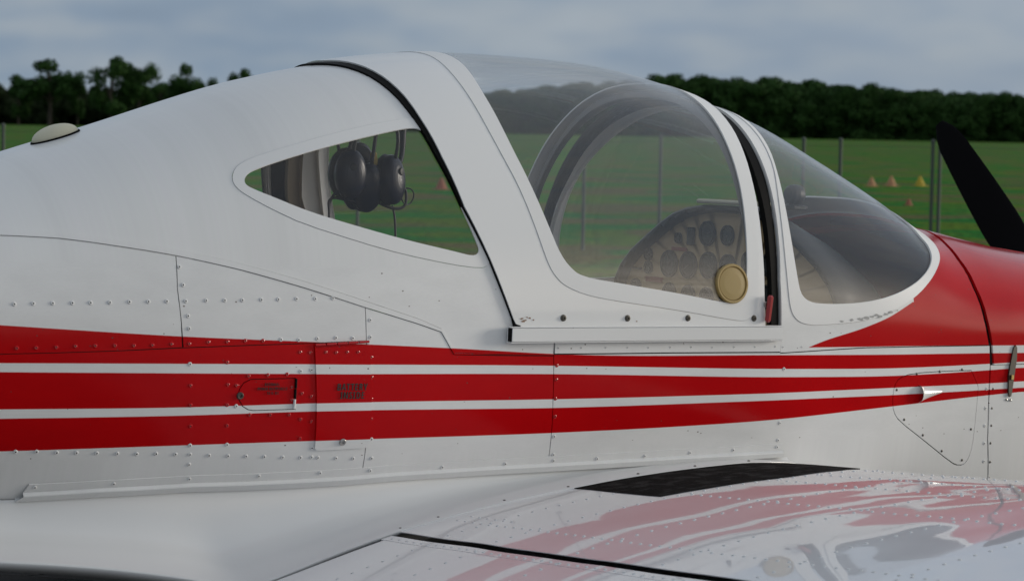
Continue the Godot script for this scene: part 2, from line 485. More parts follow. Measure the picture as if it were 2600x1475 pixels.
func sky_image() -> Image:
	# an overcast sky: grey-blue sheets near the horizon, brighter overhead as a cloud deck is
	var w := 2048
	var h := 1024
	var im := Image.create(w, h, false, Image.FORMAT_RGBF)
	var soft := FastNoiseLite.new()
	soft.noise_type = FastNoiseLite.TYPE_SIMPLEX_SMOOTH
	soft.seed = 31
	soft.frequency = 1.0
	soft.fractal_octaves = 5
	soft.fractal_gain = 0.52
	var big := FastNoiseLite.new()
	big.noise_type = FastNoiseLite.TYPE_SIMPLEX_SMOOTH
	big.seed = 5
	big.frequency = 1.0
	big.fractal_octaves = 3
	for j in h:
		var el := (0.5 - (j + 0.5) / h) * PI
		var s := maxf(sin(el), 0.0)
		var c := cos(el)
		for i in w:
			if el < -0.12:
				im.set_pixel(i, j, Color(0.06, 0.065, 0.05))
				continue
			var lon := (i + 0.5) / w * TAU
			var d := Vector3(sin(lon) * c, sin(el), -cos(lon) * c)
			# clouds lie in a sheet: their look flattens towards the horizon
			var k := 1.0 / (s + 0.16)
			var n := soft.get_noise_3d(d.x * 3.2 * k, d.y * 30.0, d.z * 3.2 * k)
			var b := big.get_noise_3d(d.x * 1.1 * k, d.y * 6.0, d.z * 1.1 * k)
			var up := pow(s, 0.62)
			# the low sun stands behind cloud ahead and to starboard: that side of the sky is brighter and warmer
			var glow := pow(maxf(0.0, 0.5 + 0.5 * (d.x * 0.68 + d.z * 0.73)), 4.0)
			glow *= 1.0 - smoothstep(0.05, 0.38, s)
			var base := Color(0.134, 0.191, 0.260).lerp(Color(0.34, 0.38, 0.44), up)
			base = base.lerp(Color(1.25, 1.13, 0.97), glow)
			var bright := 1.0 + (0.10 + 0.35 * glow) * n + (0.09 + 0.35 * glow) * b
			var white := clampf(0.5 + 1.1 * n + 0.6 * b, 0.0, 1.0)
			base = base.lerp(Color(0.224, 0.250, 0.268).lerp(Color(0.37, 0.38, 0.39), up), white * 0.65 * (1.0 - glow))
			im.set_pixel(i, j, Color(base.r * bright, base.g * bright, base.b * bright))
	return im

# ---------------------------------------------------------------- materials
func materials() -> void:
	var w := 2048
	var h := 512
	var im := Image.create(w, h, false, Image.FORMAT_RGB8)
	var dirt := FastNoiseLite.new()
	dirt.seed = 12
	dirt.frequency = 0.01
	dirt.fractal_octaves = 5
	var white := Color(0.70, 0.705, 0.70)
	var red := Color(0.43, 0.003, 0.005)
	for i in w:
		var x := -1.75 + 3.85 * (i + 0.5) / w
		var edges := []
		for e in [S1T, S1B, S2T, S2B, S3T, S3B]: edges.append(edge_at(e, x))
		if x > 1.007:
			edges.append(9.0 if x > 1.43 else edge_at(NOSE, x))
			edges.append(edge_at(NOSEB, x))
		for j in h:
			var y := 0.2 - 0.5 * (j + 0.5) / h
			var on := 0.0
			for k in range(0, edges.size(), 2):
				on = maxf(on, clampf((edges[k] - y) / 0.001 + 0.5, 0.0, 1.0) * clampf((y - edges[k + 1]) / 0.001 + 0.5, 0.0, 1.0))
			var c := white.lerp(red, on)
			var n := 1.0 + 0.05 * dirt.get_noise_2d(i * 1.0, j * 1.4) + 0.02 * dirt.get_noise_2d(i * 9.0, j * 13.0)
			im.set_pixel(i, j, Color(c.r * n, c.g * n, c.b * n).linear_to_srgb())
	# stone chips and specks of dirt
	for k in 170:
		var sp := Vector2i(rng.randi() % (w - 4), rng.randi() % (h - 4))
		im.fill_rect(Rect2i(sp, Vector2i(1 + rng.randi() % 2, 1 + rng.randi() % 3)), Color(0.10, 0.08, 0.07).linear_to_srgb())
	var livery := mat("livery", Color.WHITE, 0.18)
	livery.metallic_specular = 0.24
	livery.albedo_texture = ImageTexture.create_from_image(im)
	livery.texture_repeat = false
	# the cowling and nose are newer, glossier paint
	var gloss := livery.duplicate() as StandardMaterial3D
	gloss.resource_name = "glossy_livery"
	gloss.clearcoat_enabled = true
	gloss.clearcoat = 0.4
	gloss.clearcoat_roughness = 0.14
	M["glossy_livery"] = gloss
	mat("white_paint", lin(0.70, 0.705, 0.70), 0.32, 0.0, 0.6)
	mat("glass_edge_paint", lin(0.69, 0.695, 0.69), 0.4, 0.0, 0.2)
	M.glass_edge_paint.clearcoat_roughness = 0.2
	M.glass_edge_paint.metallic_specular = 0.35
	mat("wing_paint", lin(0.80, 0.80, 0.81), 0.30, 0.0, 1.0)
	M.wing_paint.clearcoat_roughness = 0.03
	mat("red_paint", lin(0.43, 0.003, 0.005), 0.2)
	mat("rivet_white", lin(0.66, 0.665, 0.66), 0.5)
	M.rivet_white.metallic_specular = 0.3
	mat("backing", lin(0.008, 0.008, 0.008), 0.8)
	mat("rubber", lin(0.004, 0.004, 0.004), 0.6)
	M.rubber.metallic_specular = 0.2
	mat("interior", lin(0.20, 0.195, 0.19), 0.8)
	mat("carpet", lin(0.03, 0.03, 0.032), 0.95)
	mat("wing_walk", lin(0.008, 0.008, 0.008), 0.97)
	M.wing_walk.metallic_specular = 0.15
	var grit := FastNoiseLite.new()
	grit.seed = 3
	grit.frequency = 0.12
	grit.fractal_octaves = 3
	var grit_tex := ImageTexture.create_from_image(grit.get_seamless_image(256, 256))
	M.wing_walk.uv1_triplanar = true
	M.wing_walk.uv1_scale = Vector3(2.3, 2.3, 2.3)
	M.wing_walk.heightmap_enabled = true
	M.wing_walk.heightmap_scale = 0.25
	M.wing_walk.heightmap_texture = grit_tex
	var worn := FastNoiseLite.new()
	worn.seed = 44
	worn.frequency = 0.02
	worn.fractal_octaves = 5
	var worn_im := worn.get_seamless_image(256, 256)
	var walk_im := Image.create(256, 256, false, Image.FORMAT_RGB8)
	for j in 256:
		for i in 256:
			var v := 0.006 + 0.022 * smoothstep(0.45, 0.8, worn_im.get_pixel(i, j).r) + 0.006 * rng.randf()
			walk_im.set_pixel(i, j, Color(v, v * 0.97, v * 0.93).linear_to_srgb())
	M.wing_walk.albedo_color = Color.WHITE
	M.wing_walk.albedo_texture = ImageTexture.create_from_image(walk_im)
	mat("dark_plastic", lin(0.006, 0.0065, 0.009), 0.5)
	mat("navy_plastic", lin(0.007, 0.010, 0.028), 0.35)
	mat("cable", lin(0.02, 0.018, 0.022), 0.5)
	mat("yellow_label", lin(0.45, 0.33, 0.08), 0.6)
	mat("steel", lin(0.42, 0.41, 0.39), 0.35, 1.0)
	mat("dark_steel", lin(0.10, 0.095, 0.085), 0.45, 1.0)
	mat("brass", lin(0.45, 0.32, 0.12), 0.4, 1.0)
	mat("amber_plastic", lin(0.36, 0.265, 0.10), 0.42)
	M.amber_plastic.backlight_enabled = true
	M.amber_plastic.backlight = lin(0.35, 0.25, 0.08)
	mat("handle_red", lin(0.30, 0.004, 0.006), 0.35, 0.0, 0.5)
	mat("cream_plastic", lin(0.52, 0.50, 0.38), 0.55)
	mat("panel_beige", lin(0.50, 0.37, 0.21), 0.8)
	mat("gauge_face", lin(0.015, 0.015, 0.017), 0.25)
	mat("gauge_ring", lin(0.03, 0.028, 0.028), 0.6)
	mat("needle", lin(0.22, 0.20, 0.18), 0.7)
	mat("placard", lin(0.25, 0.06, 0.05), 0.7)
	mat("upholstery", lin(0.33, 0.28, 0.21), 0.9)
	mat("post_paint", lin(0.70, 0.69, 0.66), 0.6)
	mat("letter_black", lin(0.01, 0.01, 0.01), 0.6)
	mat("rust", lin(0.22, 0.13, 0.08), 0.9)
	mat("scuff", lin(0.36, 0.36, 0.35), 0.9)
	mat("tyre", lin(0.02, 0.02, 0.02), 0.85)
	mat("blade_black", lin(0.0025, 0.0025, 0.003), 0.6)
	M.blade_black.metallic_specular = 0.15
	var glass := mat("canopy_glass", lin(0.45, 0.46, 0.45, 0.022), 0.0)
	glass.transparency = BaseMaterial3D.TRANSPARENCY_ALPHA
	glass.metallic_specular = 0.5
	var pane := mat("side_glass", lin(0.30, 0.32, 0.31, 0.008), 0.0)
	pane.transparency = BaseMaterial3D.TRANSPARENCY_ALPHA
	var clear := mat("gauge_glass", lin(0.3, 0.3, 0.3, 0.04), 0.02)
	clear.transparency = BaseMaterial3D.TRANSPARENCY_ALPHA

func edge_at(e: Array, x: float) -> float:
	if x < e[0]: return e[1] + (x - e[0]) * (e[3] - e[1]) / (e[2] - e[0])
	var xs := []
	var ys := []
	for i in range(0, e.size(), 2):
		xs.append(e[i]); ys.append(e[i + 1])
	return hermite(xs, ys, x)

# ---------------------------------------------------------------- ground
func setting() -> void:
	var noise := FastNoiseLite.new()
	noise.noise_type = FastNoiseLite.TYPE_SIMPLEX_SMOOTH
	noise.seed = 77
	noise.frequency = 0.012
	noise.fractal_octaves = 5
	var a := noise.get_seamless_image(1024, 1024)
	noise.seed = 91
	noise.frequency = 0.02
	var b := noise.get_seamless_image(1024, 1024)
	var im := Image.create(1024, 1024, false, Image.FORMAT_RGB8)
	for j in 1024:
		for i in 1024:
			var p := a.get_pixel(i, j).r
			var q := b.get_pixel(i, j).r
			var c := Color(0.010, 0.165, 0.018).lerp(Color(0.085, 0.165, 0.010), smoothstep(0.38, 0.62, q))
			c = c.lerp(Color(0.140, 0.110, 0.050), smoothstep(0.50, 0.66, p) * 0.8)
			im.set_pixel(i, j, c.linear_to_srgb())
	var g := mat("grass_field", Color.WHITE, 1.0)
	g.albedo_texture = ImageTexture.create_from_image(im)
	g.metallic_specular = 0.15
	noise.seed = 15
	noise.frequency = 0.06
	noise.fractal_octaves = 4
	var d := noise.get_seamless_image(512, 512)
	var dm := Image.create(512, 512, false, Image.FORMAT_RGB8)
	for j in 512:
		for i in 512:
			var v := 0.40 + 1.1 * d.get_pixel(i, j).r
			dm.set_pixel(i, j, Color(minf(v, 1.0), minf(v, 1.0), minf(v * 0.97, 1.0)))
	g.detail_enabled = true
	g.detail_blend_mode = BaseMaterial3D.BLEND_MODE_MUL
	g.detail_uv_layer = BaseMaterial3D.DETAIL_UV_2
	g.detail_albedo = ImageTexture.create_from_image(dm)
	var st := begin()
	var e := 5000.0
	for c in [[-e, -e], [e, -e], [e, e], [-e, -e], [e, e], [-e, e]]:
		st.set_normal(Vector3.UP)
		st.set_uv(Vector2(c[0] + 0.35 * c[1], c[1] - 0.35 * c[0]) / 70.0)
		st.set_uv2(Vector2(c[0], c[1]) / 5.3)
		st.add_vertex(Vector3(c[0], 0, c[1]))
	tag(part("ground", st.commit(), g, self), "", "", "", "structure")
	# the asphalt stand the aircraft is parked on
	var asphalt := mat("asphalt", lin(0.045, 0.045, 0.046), 0.95)
	var tar := FastNoiseLite.new()
	tar.frequency = 0.2
	tar.seed = 8
	asphalt.uv1_triplanar = true
	asphalt.uv1_scale = Vector3(3, 3, 3)
	asphalt.heightmap_enabled = true
	asphalt.heightmap_scale = 0.3
	asphalt.heightmap_texture = ImageTexture.create_from_image(tar.get_seamless_image(256, 256))
	st = begin()
	quad(st, Vector3(-30, 0.004, -8), Vector3(24, 0.004, -8), Vector3(24, 0.004, 40), Vector3(-30, 0.004, 40), Vector3.UP)
	tag(part("apron", st.commit(), asphalt, self), "", "", "", "structure")

# ---------------------------------------------------------------- the aircraft
func grid(st: SurfaceTool, rows: Array, out_hint: Callable) -> void:
	var nr := rows.size()
	var nc: int = rows[0].size()
	var ns := []
	for i in nr:
		var line := []
		for j in nc:
			var du: Vector3 = rows[mini(i + 1, nr - 1)][j] - rows[maxi(i - 1, 0)][j]
			var dv: Vector3 = rows[i][mini(j + 1, nc - 1)] - rows[i][maxi(j - 1, 0)]
			var n := du.cross(dv).normalized()
			if n.length() < 0.5: n = Vector3.UP
			if n.dot(out_hint.call(rows[i][j])) < 0.0: n = -n
			line.append(n)
		ns.append(line)
	for i in nr - 1:
		for j in nc - 1:
			tri(st, [rows[i][j], rows[i][j + 1], rows[i + 1][j + 1]], [ns[i][j], ns[i][j + 1], ns[i + 1][j + 1]])
			tri(st, [rows[i][j], rows[i + 1][j + 1], rows[i + 1][j]], [ns[i][j], ns[i + 1][j + 1], ns[i + 1][j]])

func fastener(called: String, mesh: Mesh, m: Material, p: Vector2, lift: float, parent: Node, size := 1.0) -> void:
	var o := part(called, mesh, m, parent)
	if mesh.get_surface_count() > 1:
		o.material_override = null
		o.set_surface_override_material(0, m)
	var n := normal_of(skin, p)
	o.transform = Transform3D(basis_on(n).scaled_local(Vector3.ONE * size), skin(p) + n * lift)

func chain(a: PackedVector2Array, more: Array) -> PackedVector2Array:
	var out := a.duplicate()
	for p in more: out.append(Vector2(p[0], wide(p[1] / 100.0)))
	return out

func cut(a: PackedVector2Array, from: int, to: int) -> PackedVector2Array:
	return a.slice(from, to)

func back(a: PackedVector2Array) -> PackedVector2Array:
	var out := a.duplicate()
	out.reverse()
	return out

func build_aircraft() -> void:
	plane = thing("light_aircraft", "white low-wing light aircraft with red stripes, red cowling and bubble canopy", "aircraft", Vector3(0, SILL_HEIGHT, 0))
	plane.rotation_degrees.z = -1.5
	# fasteners: a hollow blind rivet and a plain dome
	var st := begin()
	lathe(st, Vector3.ZERO, Basis(), [Vector2(0.0019, 0.0017), Vector2(0.0034, 0.0019), Vector2(0.0050, 0.0011), Vector2(0.0057, -0.0005)], 12)
	rivet_mesh = st.commit()
	# the broken-off pin in the middle is dark
	st = begin()
	lathe(st, Vector3.ZERO, Basis(), [Vector2(0.0, 0.0006), Vector2(0.0017, 0.0006), Vector2(0.0019, 0.0017)], 12)
	rivet_mesh = st.commit(rivet_mesh)
	rivet_mesh.surface_set_material(1, M.dark_steel)
	st = begin()
	lathe(st, Vector3.ZERO, Basis(), [Vector2(0.0, 0.0025), Vector2(0.0022, 0.0022), Vector2(0.0040, 0.0013), Vector2(0.0047, -0.0006)], 10)
	dome_mesh = st.commit()
	fuselage()
	canopy()
	windshield_and_cowl()
	wings()
	cockpit()
	running_gear()
	wear()

func fuselage() -> void:
	var lv: Material = M.livery
	var seam := drawn(SEAM_LOWER)
	var joint := drawn(PANEL_JOINT)
	var cowl := drawn(COWL_SEAM)
	var far_seam := on_side([-4.55, 75, -3.3, 66, -2.2, 50])
	var aft := far_seam.duplicate()
	aft.append_array(cut(seam, 0, 4))
	aft = chain(aft, [[-0.983, 15.0], [-0.976, 7.0], [-0.971, -1.2]])
	aft.append_array(back(cut(joint, 0, 3)))
	aft = chain(aft, [[-4.55, -6.0]])
	var mid := cut(seam, 3, 7)
	mid = chain(mid, [[-0.468, 0.6]])
	mid.append_array(back(cut(joint, 3, 6)))
	mid = chain(mid, [[-0.976, 7.0], [-0.983, 15.0]])
	var low := chain(PackedVector2Array(), [[-4.55, -6.0]])
	low.append_array(joint)
	low = chain(low, [[-0.468, 0.6], [-0.452, -16.0], [-0.438, -33.0], [-0.43, -60.0], [-0.43, -90.0], [-4.55, -90.0]])
	var center := cut(seam, 6, 10)
	center = chain(center, [[-0.06, -3.7], [0.111, -3.9], [0.118, -16.0], [0.135, -31.4], [0.15, -60.0], [0.15, -90.0], [-0.43, -90.0], [-0.43, -60.0], [-0.438, -33.0], [-0.452, -16.0], [-0.468, 0.6]])
	var front := chain(PackedVector2Array(), [[0.111, -3.5], [0.5, -3.5], [0.899, -3.72], [0.901, -3.95], [1.229, -2.74], [1.444, -2.74], [1.764, -2.85]])
	front.append_array(cut(cowl, 6, 10))
	front = chain(front, [[1.83, -60.0], [1.85, -90.0], [0.15, -90.0], [0.15, -60.0], [0.135, -31.4], [0.118, -16.0]])
	var power := drawn(POWER_DOOR)
	var nose := rounded(drawn(NOSE_DOOR), 1)
	var sheets := []
	for s in [[aft, []], [mid, []], [low, [power]], [center, []], [front, [nose]]]:
		sheets.append([s[0], panel("skin_panel", s[0], s[1], lv, plane)])
	for s in [aft, mid, low, center, front]:
		panel("skin_panel", port(s), [], lv, plane, 0.0, 0.004, 0.0011, 0.09)
	# a dark shell under the joints
	var st := begin()
	var under := chain(far_seam, [])
	under.append_array(seam)
	under = chain(under, [[0.111, -2.0], [0.9, -2.0], [1.85, -2.0], [1.85, -90.0], [-4.55, -90.0]])
	patch(st, section, under, [], -0.005, 0.0, 0.07)
	patch(st, section, port(under), [], -0.005, 0.0, 0.09)
	part("inner_shell", st.commit(), M.backing, plane)
	# the moulded deck behind the canopy, with its flange and windows
	var edge := drawn(SEAM_UPPER)
	var flange := far_seam.duplicate()
	flange.append_array(seam)
	flange = chain(flange, [[0.108, -3.75], [0.111, -3.3]])
	var back_edge := back(edge)
	flange.append_array(cut(back_edge, 1, 12))
	flange = chain(flange, [[-2.2, 52.5], [-3.3, 69.0], [-4.55, 79.0]])
	var half := PackedVector2Array()
	half = chain(half, [[-4.55, 90.0], [-4.55, 79.0], [-3.3, 69.0], [-2.2, 52.5]])
	half.append_array(edge)
	half = chain(half, [[0.111, 0.0], [0.0, 2.0]])
	for p in drawn(HOOP_AFT): half.append(p + Vector2(0.02, 0))
	half = chain(half, [[-0.272, 90.0]])
	var outer := rounded(drawn(REAR_WINDOW_OUTER), 1)
	var clear := rounded(drawn(REAR_WINDOW_CLEAR), 2)
	var deck := panel("rear_deck", over_crown(half), [outer, port(outer)], lv, plane, 0.0, 0.005, 0.0006, 0.035, "", section)
	for side in 2:
		var fl := flange if side == 0 else port(flange)
		panel("deck_flange", fl, [], lv, deck, 0.0022, 0.004, 0.0004, 0.05, "", section)
		var o := outer if side == 0 else port(outer)
		var c := clear if side == 0 else port(clear)
		var fr := panel("window_frame", o, [c], M.glass_edge_paint, plane, 0.0012, 0.004, 0.0004, 0.035, "", section)
		st = begin()
		patch(st, section, shrunk(c, -0.004), [], -0.003, 0.0, 0.03)
		part("window_pane", st.commit(), M.side_glass, fr)
	# doors and hatches
	var door := panel("battery_door", drawn(BATTERY_DOOR), [], lv, plane, 0.0045, 0.006, 0.0, 0.03)
	for p in drawn(BATTERY_RIVETS): fastener("rivet", rivet_mesh, M.red_paint, p, 0.0045, door, 0.85)
	lettering("BATTERY", door, Vector2(-0.506, -0.113), 0.0052, 0.0178)
	lettering("INSIDE", door, Vector2(-0.5035, -0.1345), 0.0052, 0.0178)
	st = begin()
	lathe(st, Vector3.ZERO, Basis(), [Vector2(0.0, 0.001), Vector2(0.0035, 0.001), Vector2(0.004, 0.004), Vector2(0.0075, 0.0045), Vector2(0.0095, 0.002), Vector2(0.01, -0.002)], 16)
	var lock_mesh := st.commit()
	fastener("lock_screw", lock_mesh, M.steel, Vector2(-0.515, wide(-0.262)), 0.0045, door)
	# the piano hinge over the battery door
	var q0 := skin(Vector2(-0.617, -0.004))
	var q1 := skin(Vector2(-0.462, 0.004))
	for k in 5:
		st = begin()
		var a := q0.lerp(q1, (k + 0.06) / 5.0) + Vector3(0, 0, 0.006)
		var b := q0.lerp(q1, (k + 0.94) / 5.0) + Vector3(0, 0, 0.006)
		tube(st, [a, b], 0.0034, 8)
		part("hinge_knuckle", st.commit(), M.red_paint, door)
	var pw := panel("power_door", power, [], lv, plane, 0.0006, 0.004, 0.0011)
	for p in drawn(POWER_RIVETS): fastener("rivet", rivet_mesh, M.red_paint, p, 0.0006, pw, 0.9)
	fastener("lock_screw", lock_mesh, M.dark_steel, Vector2(-0.812, wide(-0.143)), 0.0, pw, 1.0)
	lettering("EXTERNAL", pw, Vector2(-0.7275, -0.1045), 0.0014, 0.0072)
	lettering("POWER RECEPTACLE", pw, Vector2(-0.7265, -0.1155), 0.0014, 0.0072)
	lettering("12 V. DC", pw, Vector2(-0.7245, -0.1265), 0.0014, 0.0072)
	for k in 3:
		st = begin()
		var a := skin(Vector2(-0.6635, wide(-0.096 - 0.0275 * k)))
		var b := skin(Vector2(-0.6630, wide(-0.096 - 0.0275 * (k + 0.92))))
		tube(st, [a + Vector3(0, 0, 0.003), b + Vector3(0, 0, 0.003)], 0.0034, 8)
		part("hinge_knuckle", st.commit(), M.rubber if k != 2 else M.white_paint, pw)
	var nd := panel("nose_door", nose, [], lv, plane, 0.0004, 0.004, 0.0011)
	for p in drawn(NOSE_SCREWS): fastener("screw", dome_mesh, M.dark_steel, p, 0.0004, nd, 0.95)
	air_scoop()
	# rivets belong to the sheet they hold
	for p in drawn(SKIN_RIVETS):
		var q := skin(p)
		var home: Node = plane
		for s in sheets:
			if Geometry2D.is_point_in_polygon(p, s[0]): home = s[1]
		fastener("rivet", rivet_mesh, M.red_paint if red_at(q.x, q.y) else M.rivet_white, p, 0.0, home)
	# the sill strip under the canopy rail
	var sill := panel("sill_strip", on_side([0.113, -0.2, 0.5, -0.2, 0.899, -0.2, 0.899, -3.5, 0.5, -3.3, 0.113, -3.3]), [], lv, plane, 0.0015, 0.005, 0.0004)
	for p in drawn(SILL_RIVETS): fastener("rivet", rivet_mesh, M.rivet_white, p, 0.0015 if p.x < 0.9 else 0.0, sill, 0.6)
	# the angle strip along the wing root
	var top := drawn(STRIP_TOP)
	var bend := drawn(STRIP_BEND)
	var lower := drawn(STRIP_LOW)
	for side in 2:
		var root: MeshInstance3D
		for piece in 2:
			st = begin()
			var rows := []
			for i in top.size() * 4 - 3:
				var k := mini(i / 4, top.size() - 2)
				var u := i / 4.0 - k
				var pts := [top[k].lerp(top[k + 1], u), bend[k].lerp(bend[k + 1], u), lower[k].lerp(lower[k + 1], u)]
				var row := []
				var lifts := [[pts[0], 0.0], [pts[0], 0.003], [pts[1], 0.003]] if piece == 0 else [[pts[1], 0.003], [pts[1] - Vector2(0, 0.0012), 0.0135], [pts[1] - Vector2(0, 0.0035), 0.0150], [pts[2], 0.0120], [pts[2] + Vector2(0, 0.001), 0.0]]
				for l in lifts:
					var q: Vector2 = l[0]
					var v: Vector3 = skin(q) + normal_of(section, q) * l[1]
					if side == 1: v.z = -v.z
					row.append(v)
				rows.append(row)
			# flat facets across the bends, smooth along them
			for c in rows[0].size() - 1:
				var pair := []
				for r in rows: pair.append([r[c], r[c + 1]])
				grid(st, pair, func(p): return Vector3(0, 0.35 if c < rows[0].size() - 2 else -1.0, (1.0 if side == 0 else -1.0)))
			if piece == 0: root = part("root_strip", st.commit(), lv, plane)
			else: part("strip_flange", st.commit(), lv, root)
		if side == 0:
			for p in drawn(STRIP_RIVETS): fastener("rivet", rivet_mesh, M.rivet_white, p, 0.003, root)
			fastener("lock_screw", lock_mesh, M.brass, Vector2(0.927, wide(-0.347)), 0.0, root, 0.7)
	# satellite antenna on the spine
	var crown := section(Vector2(-1.085, 0.9))
	var n := normal_of(section, Vector2(-1.085, 0.9))
	st = begin()
	var prof := []
	for k in 9:
		var w := PI / 2 * k / 8.0
		prof.append(Vector2(0.062 * sin(w) , 0.030 * cos(w)))
	prof.append(Vector2(0.064, -0.004))
	lathe(st, crown + n * 0.004, basis_on(n), prof, 32, Vector3(1.05, 1, 0.72))
	var ant := part("antenna", st.commit(), M.cream_plastic, plane, "cream oval satellite antenna on the white spine")
	st = begin()
	lathe(st, crown + n * 0.001, basis_on(n), [Vector2(0.0, 0.003), Vector2(0.066, 0.003), Vector2(0.069, -0.006)], 32, Vector3(1.05, 1, 0.72))
	part("antenna_gasket", st.commit(), M.rubber, ant)

func lettering(words: String, parent: Node, at: Vector2, lift: float, tall: float) -> void:
	# at: station and height on the starboard side
	var a := 0.0
	for k in 30:
		var q := skin(Vector2(at.x, a))
		a += (at.y - q.y) * 1.5
	var p := Vector2(at.x, a)
	var n := normal_of(section, p)
	var t := TextMesh.new()
	var f := SystemFont.new()
	f.font_names = PackedStringArray(["Droid Sans"])
	f.font_weight = 700
	var spaced := FontVariation.new()
	spaced.base_font = f
	spaced.spacing_glyph = 2
	t.font = spaced
	t.text = words
	t.font_size = 32
	t.pixel_size = tall / 23.0
	t.depth = 0.0006
	var o := part("lettering", t, M.letter_black, parent)
	var x := (Vector3.RIGHT - n * n.x).normalized()
	o.transform = Transform3D(Basis(x * 0.78, n.cross(x), n), skin(p) + n * (lift + 0.0014))

func air_scoop() -> void:
	# a half funnel that opens aft on the nose door
	var st := begin()
	var rows := []
	for i in 13:
		var u := i / 12.0
		var x := 1.462 + 0.100 * u
		var half := lerpf(0.0275, 0.004, pow(u, 0.7))
		var mid := -0.1695 + 0.005 * u
		var row := []
		for k in 13:
			var w := PI * k / 12.0
			var y := mid + half * cos(w)
			var base := section(Vector2(x, -0.17)).z
			row.append(Vector3(x, y, base + 0.001 + half * 0.85 * sin(w)))
		rows.append(row)
	grid(st, rows, func(p): return Vector3(0, p.y + 0.168, p.z - 0.53))
	part("air_scoop", st.commit(), M.white_paint, plane)

func canopy() -> void:
	var aft := PackedVector2Array()
	for p in drawn(HOOP_AFT): aft.append(p)
	var front := drawn(CANOPY_FRONT)
	# outline from the crown down the hoop, along the skirt, up the front bow
	var half := chain(PackedVector2Array(), [[-0.292, 90.0]])
	half.append_array(back(aft))
	half = chain(half, [[-0.005, 4.6], [0.006, 2.6], [0.018, 0.0], [0.4, -0.1]])
	half.append_array(front)
	half = chain(half, [[0.895, 90.0]])
	var line := chain(PackedVector2Array(), [[-0.020, 90.0]])
	line.append_array(drawn(CANOPY_LINE))
	line = chain(line, [[0.876, 76.0], [0.880, 90.0]])
	var clear := chain(PackedVector2Array(), [[0.040, 90.0]])
	clear.append_array(drawn(CANOPY_CLEAR))
	clear = chain(clear, [[0.818, 76.0], [0.823, 90.0]])
	var whole := over_crown(half)
	var rim := smooth_over(line)
	var hole := smooth_over(clear)
	var frame := panel("canopy_frame", whole, [rim], M.white_paint, plane, 0.010, 0.018, 0.0005, 0.03, "white canopy hoop, skirt and front bow", section)
	panel("glass_border", rim, [hole], M.glass_edge_paint, frame, 0.0115, 0.005, 0.0003, 0.03, "", section)
	var st := begin()
	patch(st, section, shrunk(hole, -0.006), [], 0.0085, 0.0, 0.025)
	patch(st, section, shrunk(hole, -0.006), [], 0.0045, 0.0, 0.025)
	part("canopy_glass", st.commit(), M.canopy_glass, frame, "clear bubble of the sliding canopy")
	# inside trim of the hoops
	st = begin()
	var bow := chain(PackedVector2Array(), [[0.80, 0.0], [0.80, 90.0]])
	for k in 25:
		pass
	patch(st, section, over_crown(chain(PackedVector2Array(), [[0.835, 90.0], [0.822, 60.0], [0.806, 40.0], [0.798, 2.0], [0.822, 2.0], [0.826, 40.0], [0.846, 60.0], [0.862, 90.0]])), [], -0.010, 0.022, 0.04)
	part("bow_trim", st.commit(), M.interior, frame)
	st = begin()
	patch(st, section, over_crown(band_half([[-0.20, 90.0], [-0.19, 71.0], [-0.16, 57.0], [-0.10, 35.0], [-0.03, 22.0], [0.04, 5.0]], 0.05)), [], -0.012, 0.02, 0.04)
	part("hoop_trim", st.commit(), M.upholstery, frame)
	# black rubber behind the hoop
	var seal_half := PackedVector2Array()
	seal_half = chain(seal_half, [[-0.325, 90.0], [-0.312, 84.4], [-0.294, 77.9], [-0.274, 71.1], [-0.256, 64.1], [-0.241, 57.4], [-0.213, 47.2], [-0.169, 35.3], [-0.101, 22.3], [-0.029, 6.4], [-0.021, 3.6], [0.02, 3.0], [0.0, 22.3], [-0.1, 45.0], [-0.19, 70.0], [-0.26, 90.0]])
	st = begin()
	patch(st, section, over_crown(seal_half), [], 0.006, 0.012, 0.03)
	part("canopy_seal", st.commit(), M.rubber, plane, "black rubber seal behind the canopy hoop")
	# skirt plate that covers the rail, and the rail with its open end
	for side in 2:
		var f := func(p: PackedVector2Array) -> PackedVector2Array: return p if side == 0 else port(p)
		panel("canopy_skirt", f.call(on_side([0.001, 3.9, 0.06, 4.05, 0.12, 4.2, 0.834, 4.2, 0.834, 0.1, 0.4, 0.0, 0.021, 0.0])), [], M.white_paint, frame, 0.017, 0.012, 0.0, 0.05, "", section)
		st = begin()
		var s := 1.0 if side == 0 else -1.0
		var za: float = section(Vector2(0.4, 0.02)).z
		# a C-shaped channel: back, top and bottom lips
		box(st, Vector3(0.421, 0.021, s * (za + 0.004)), Vector3(0.935, 0.044, 0.004), Basis(), 0.001)
		box(st, Vector3(0.421, 0.0415, s * (za + 0.013)), Vector3(0.935, 0.003, 0.018), Basis(), 0.001)
		box(st, Vector3(0.421, 0.0005, s * (za + 0.013)), Vector3(0.935, 0.003, 0.018), Basis(), 0.001)
		box(st, Vector3(0.421, 0.021, s * (za + 0.0215)), Vector3(0.928, 0.036, 0.003), Basis(), 0.001)
		part("canopy_rail", st.commit(), M.white_paint, plane)
		st = begin()
		box(st, Vector3(-0.044, 0.021, s * (za + 0.0125)), Vector3(0.004, 0.034, 0.014))
		part("rail_cavity", st.commit(), M.rubber, plane)
	st = begin()
	lathe(st, Vector3.ZERO, Basis(), [Vector2(0.0, 0.001), Vector2(0.0026, 0.001), Vector2(0.003, 0.005), Vector2(0.0055, 0.0048), Vector2(0.006, 0.002), Vector2(0.0088, 0.0014), Vector2(0.0094, -0.001)], 16)
	var washer := st.commit()
	for p in drawn(CANOPY_SCREWS): fastener("screw", washer, M.dark_steel, p, 0.0105, frame)
	# round vent cover in the glass
	var vp := Vector2(0.707, wide(0.162))
	var vn := normal_of(section, vp)
	st = begin()
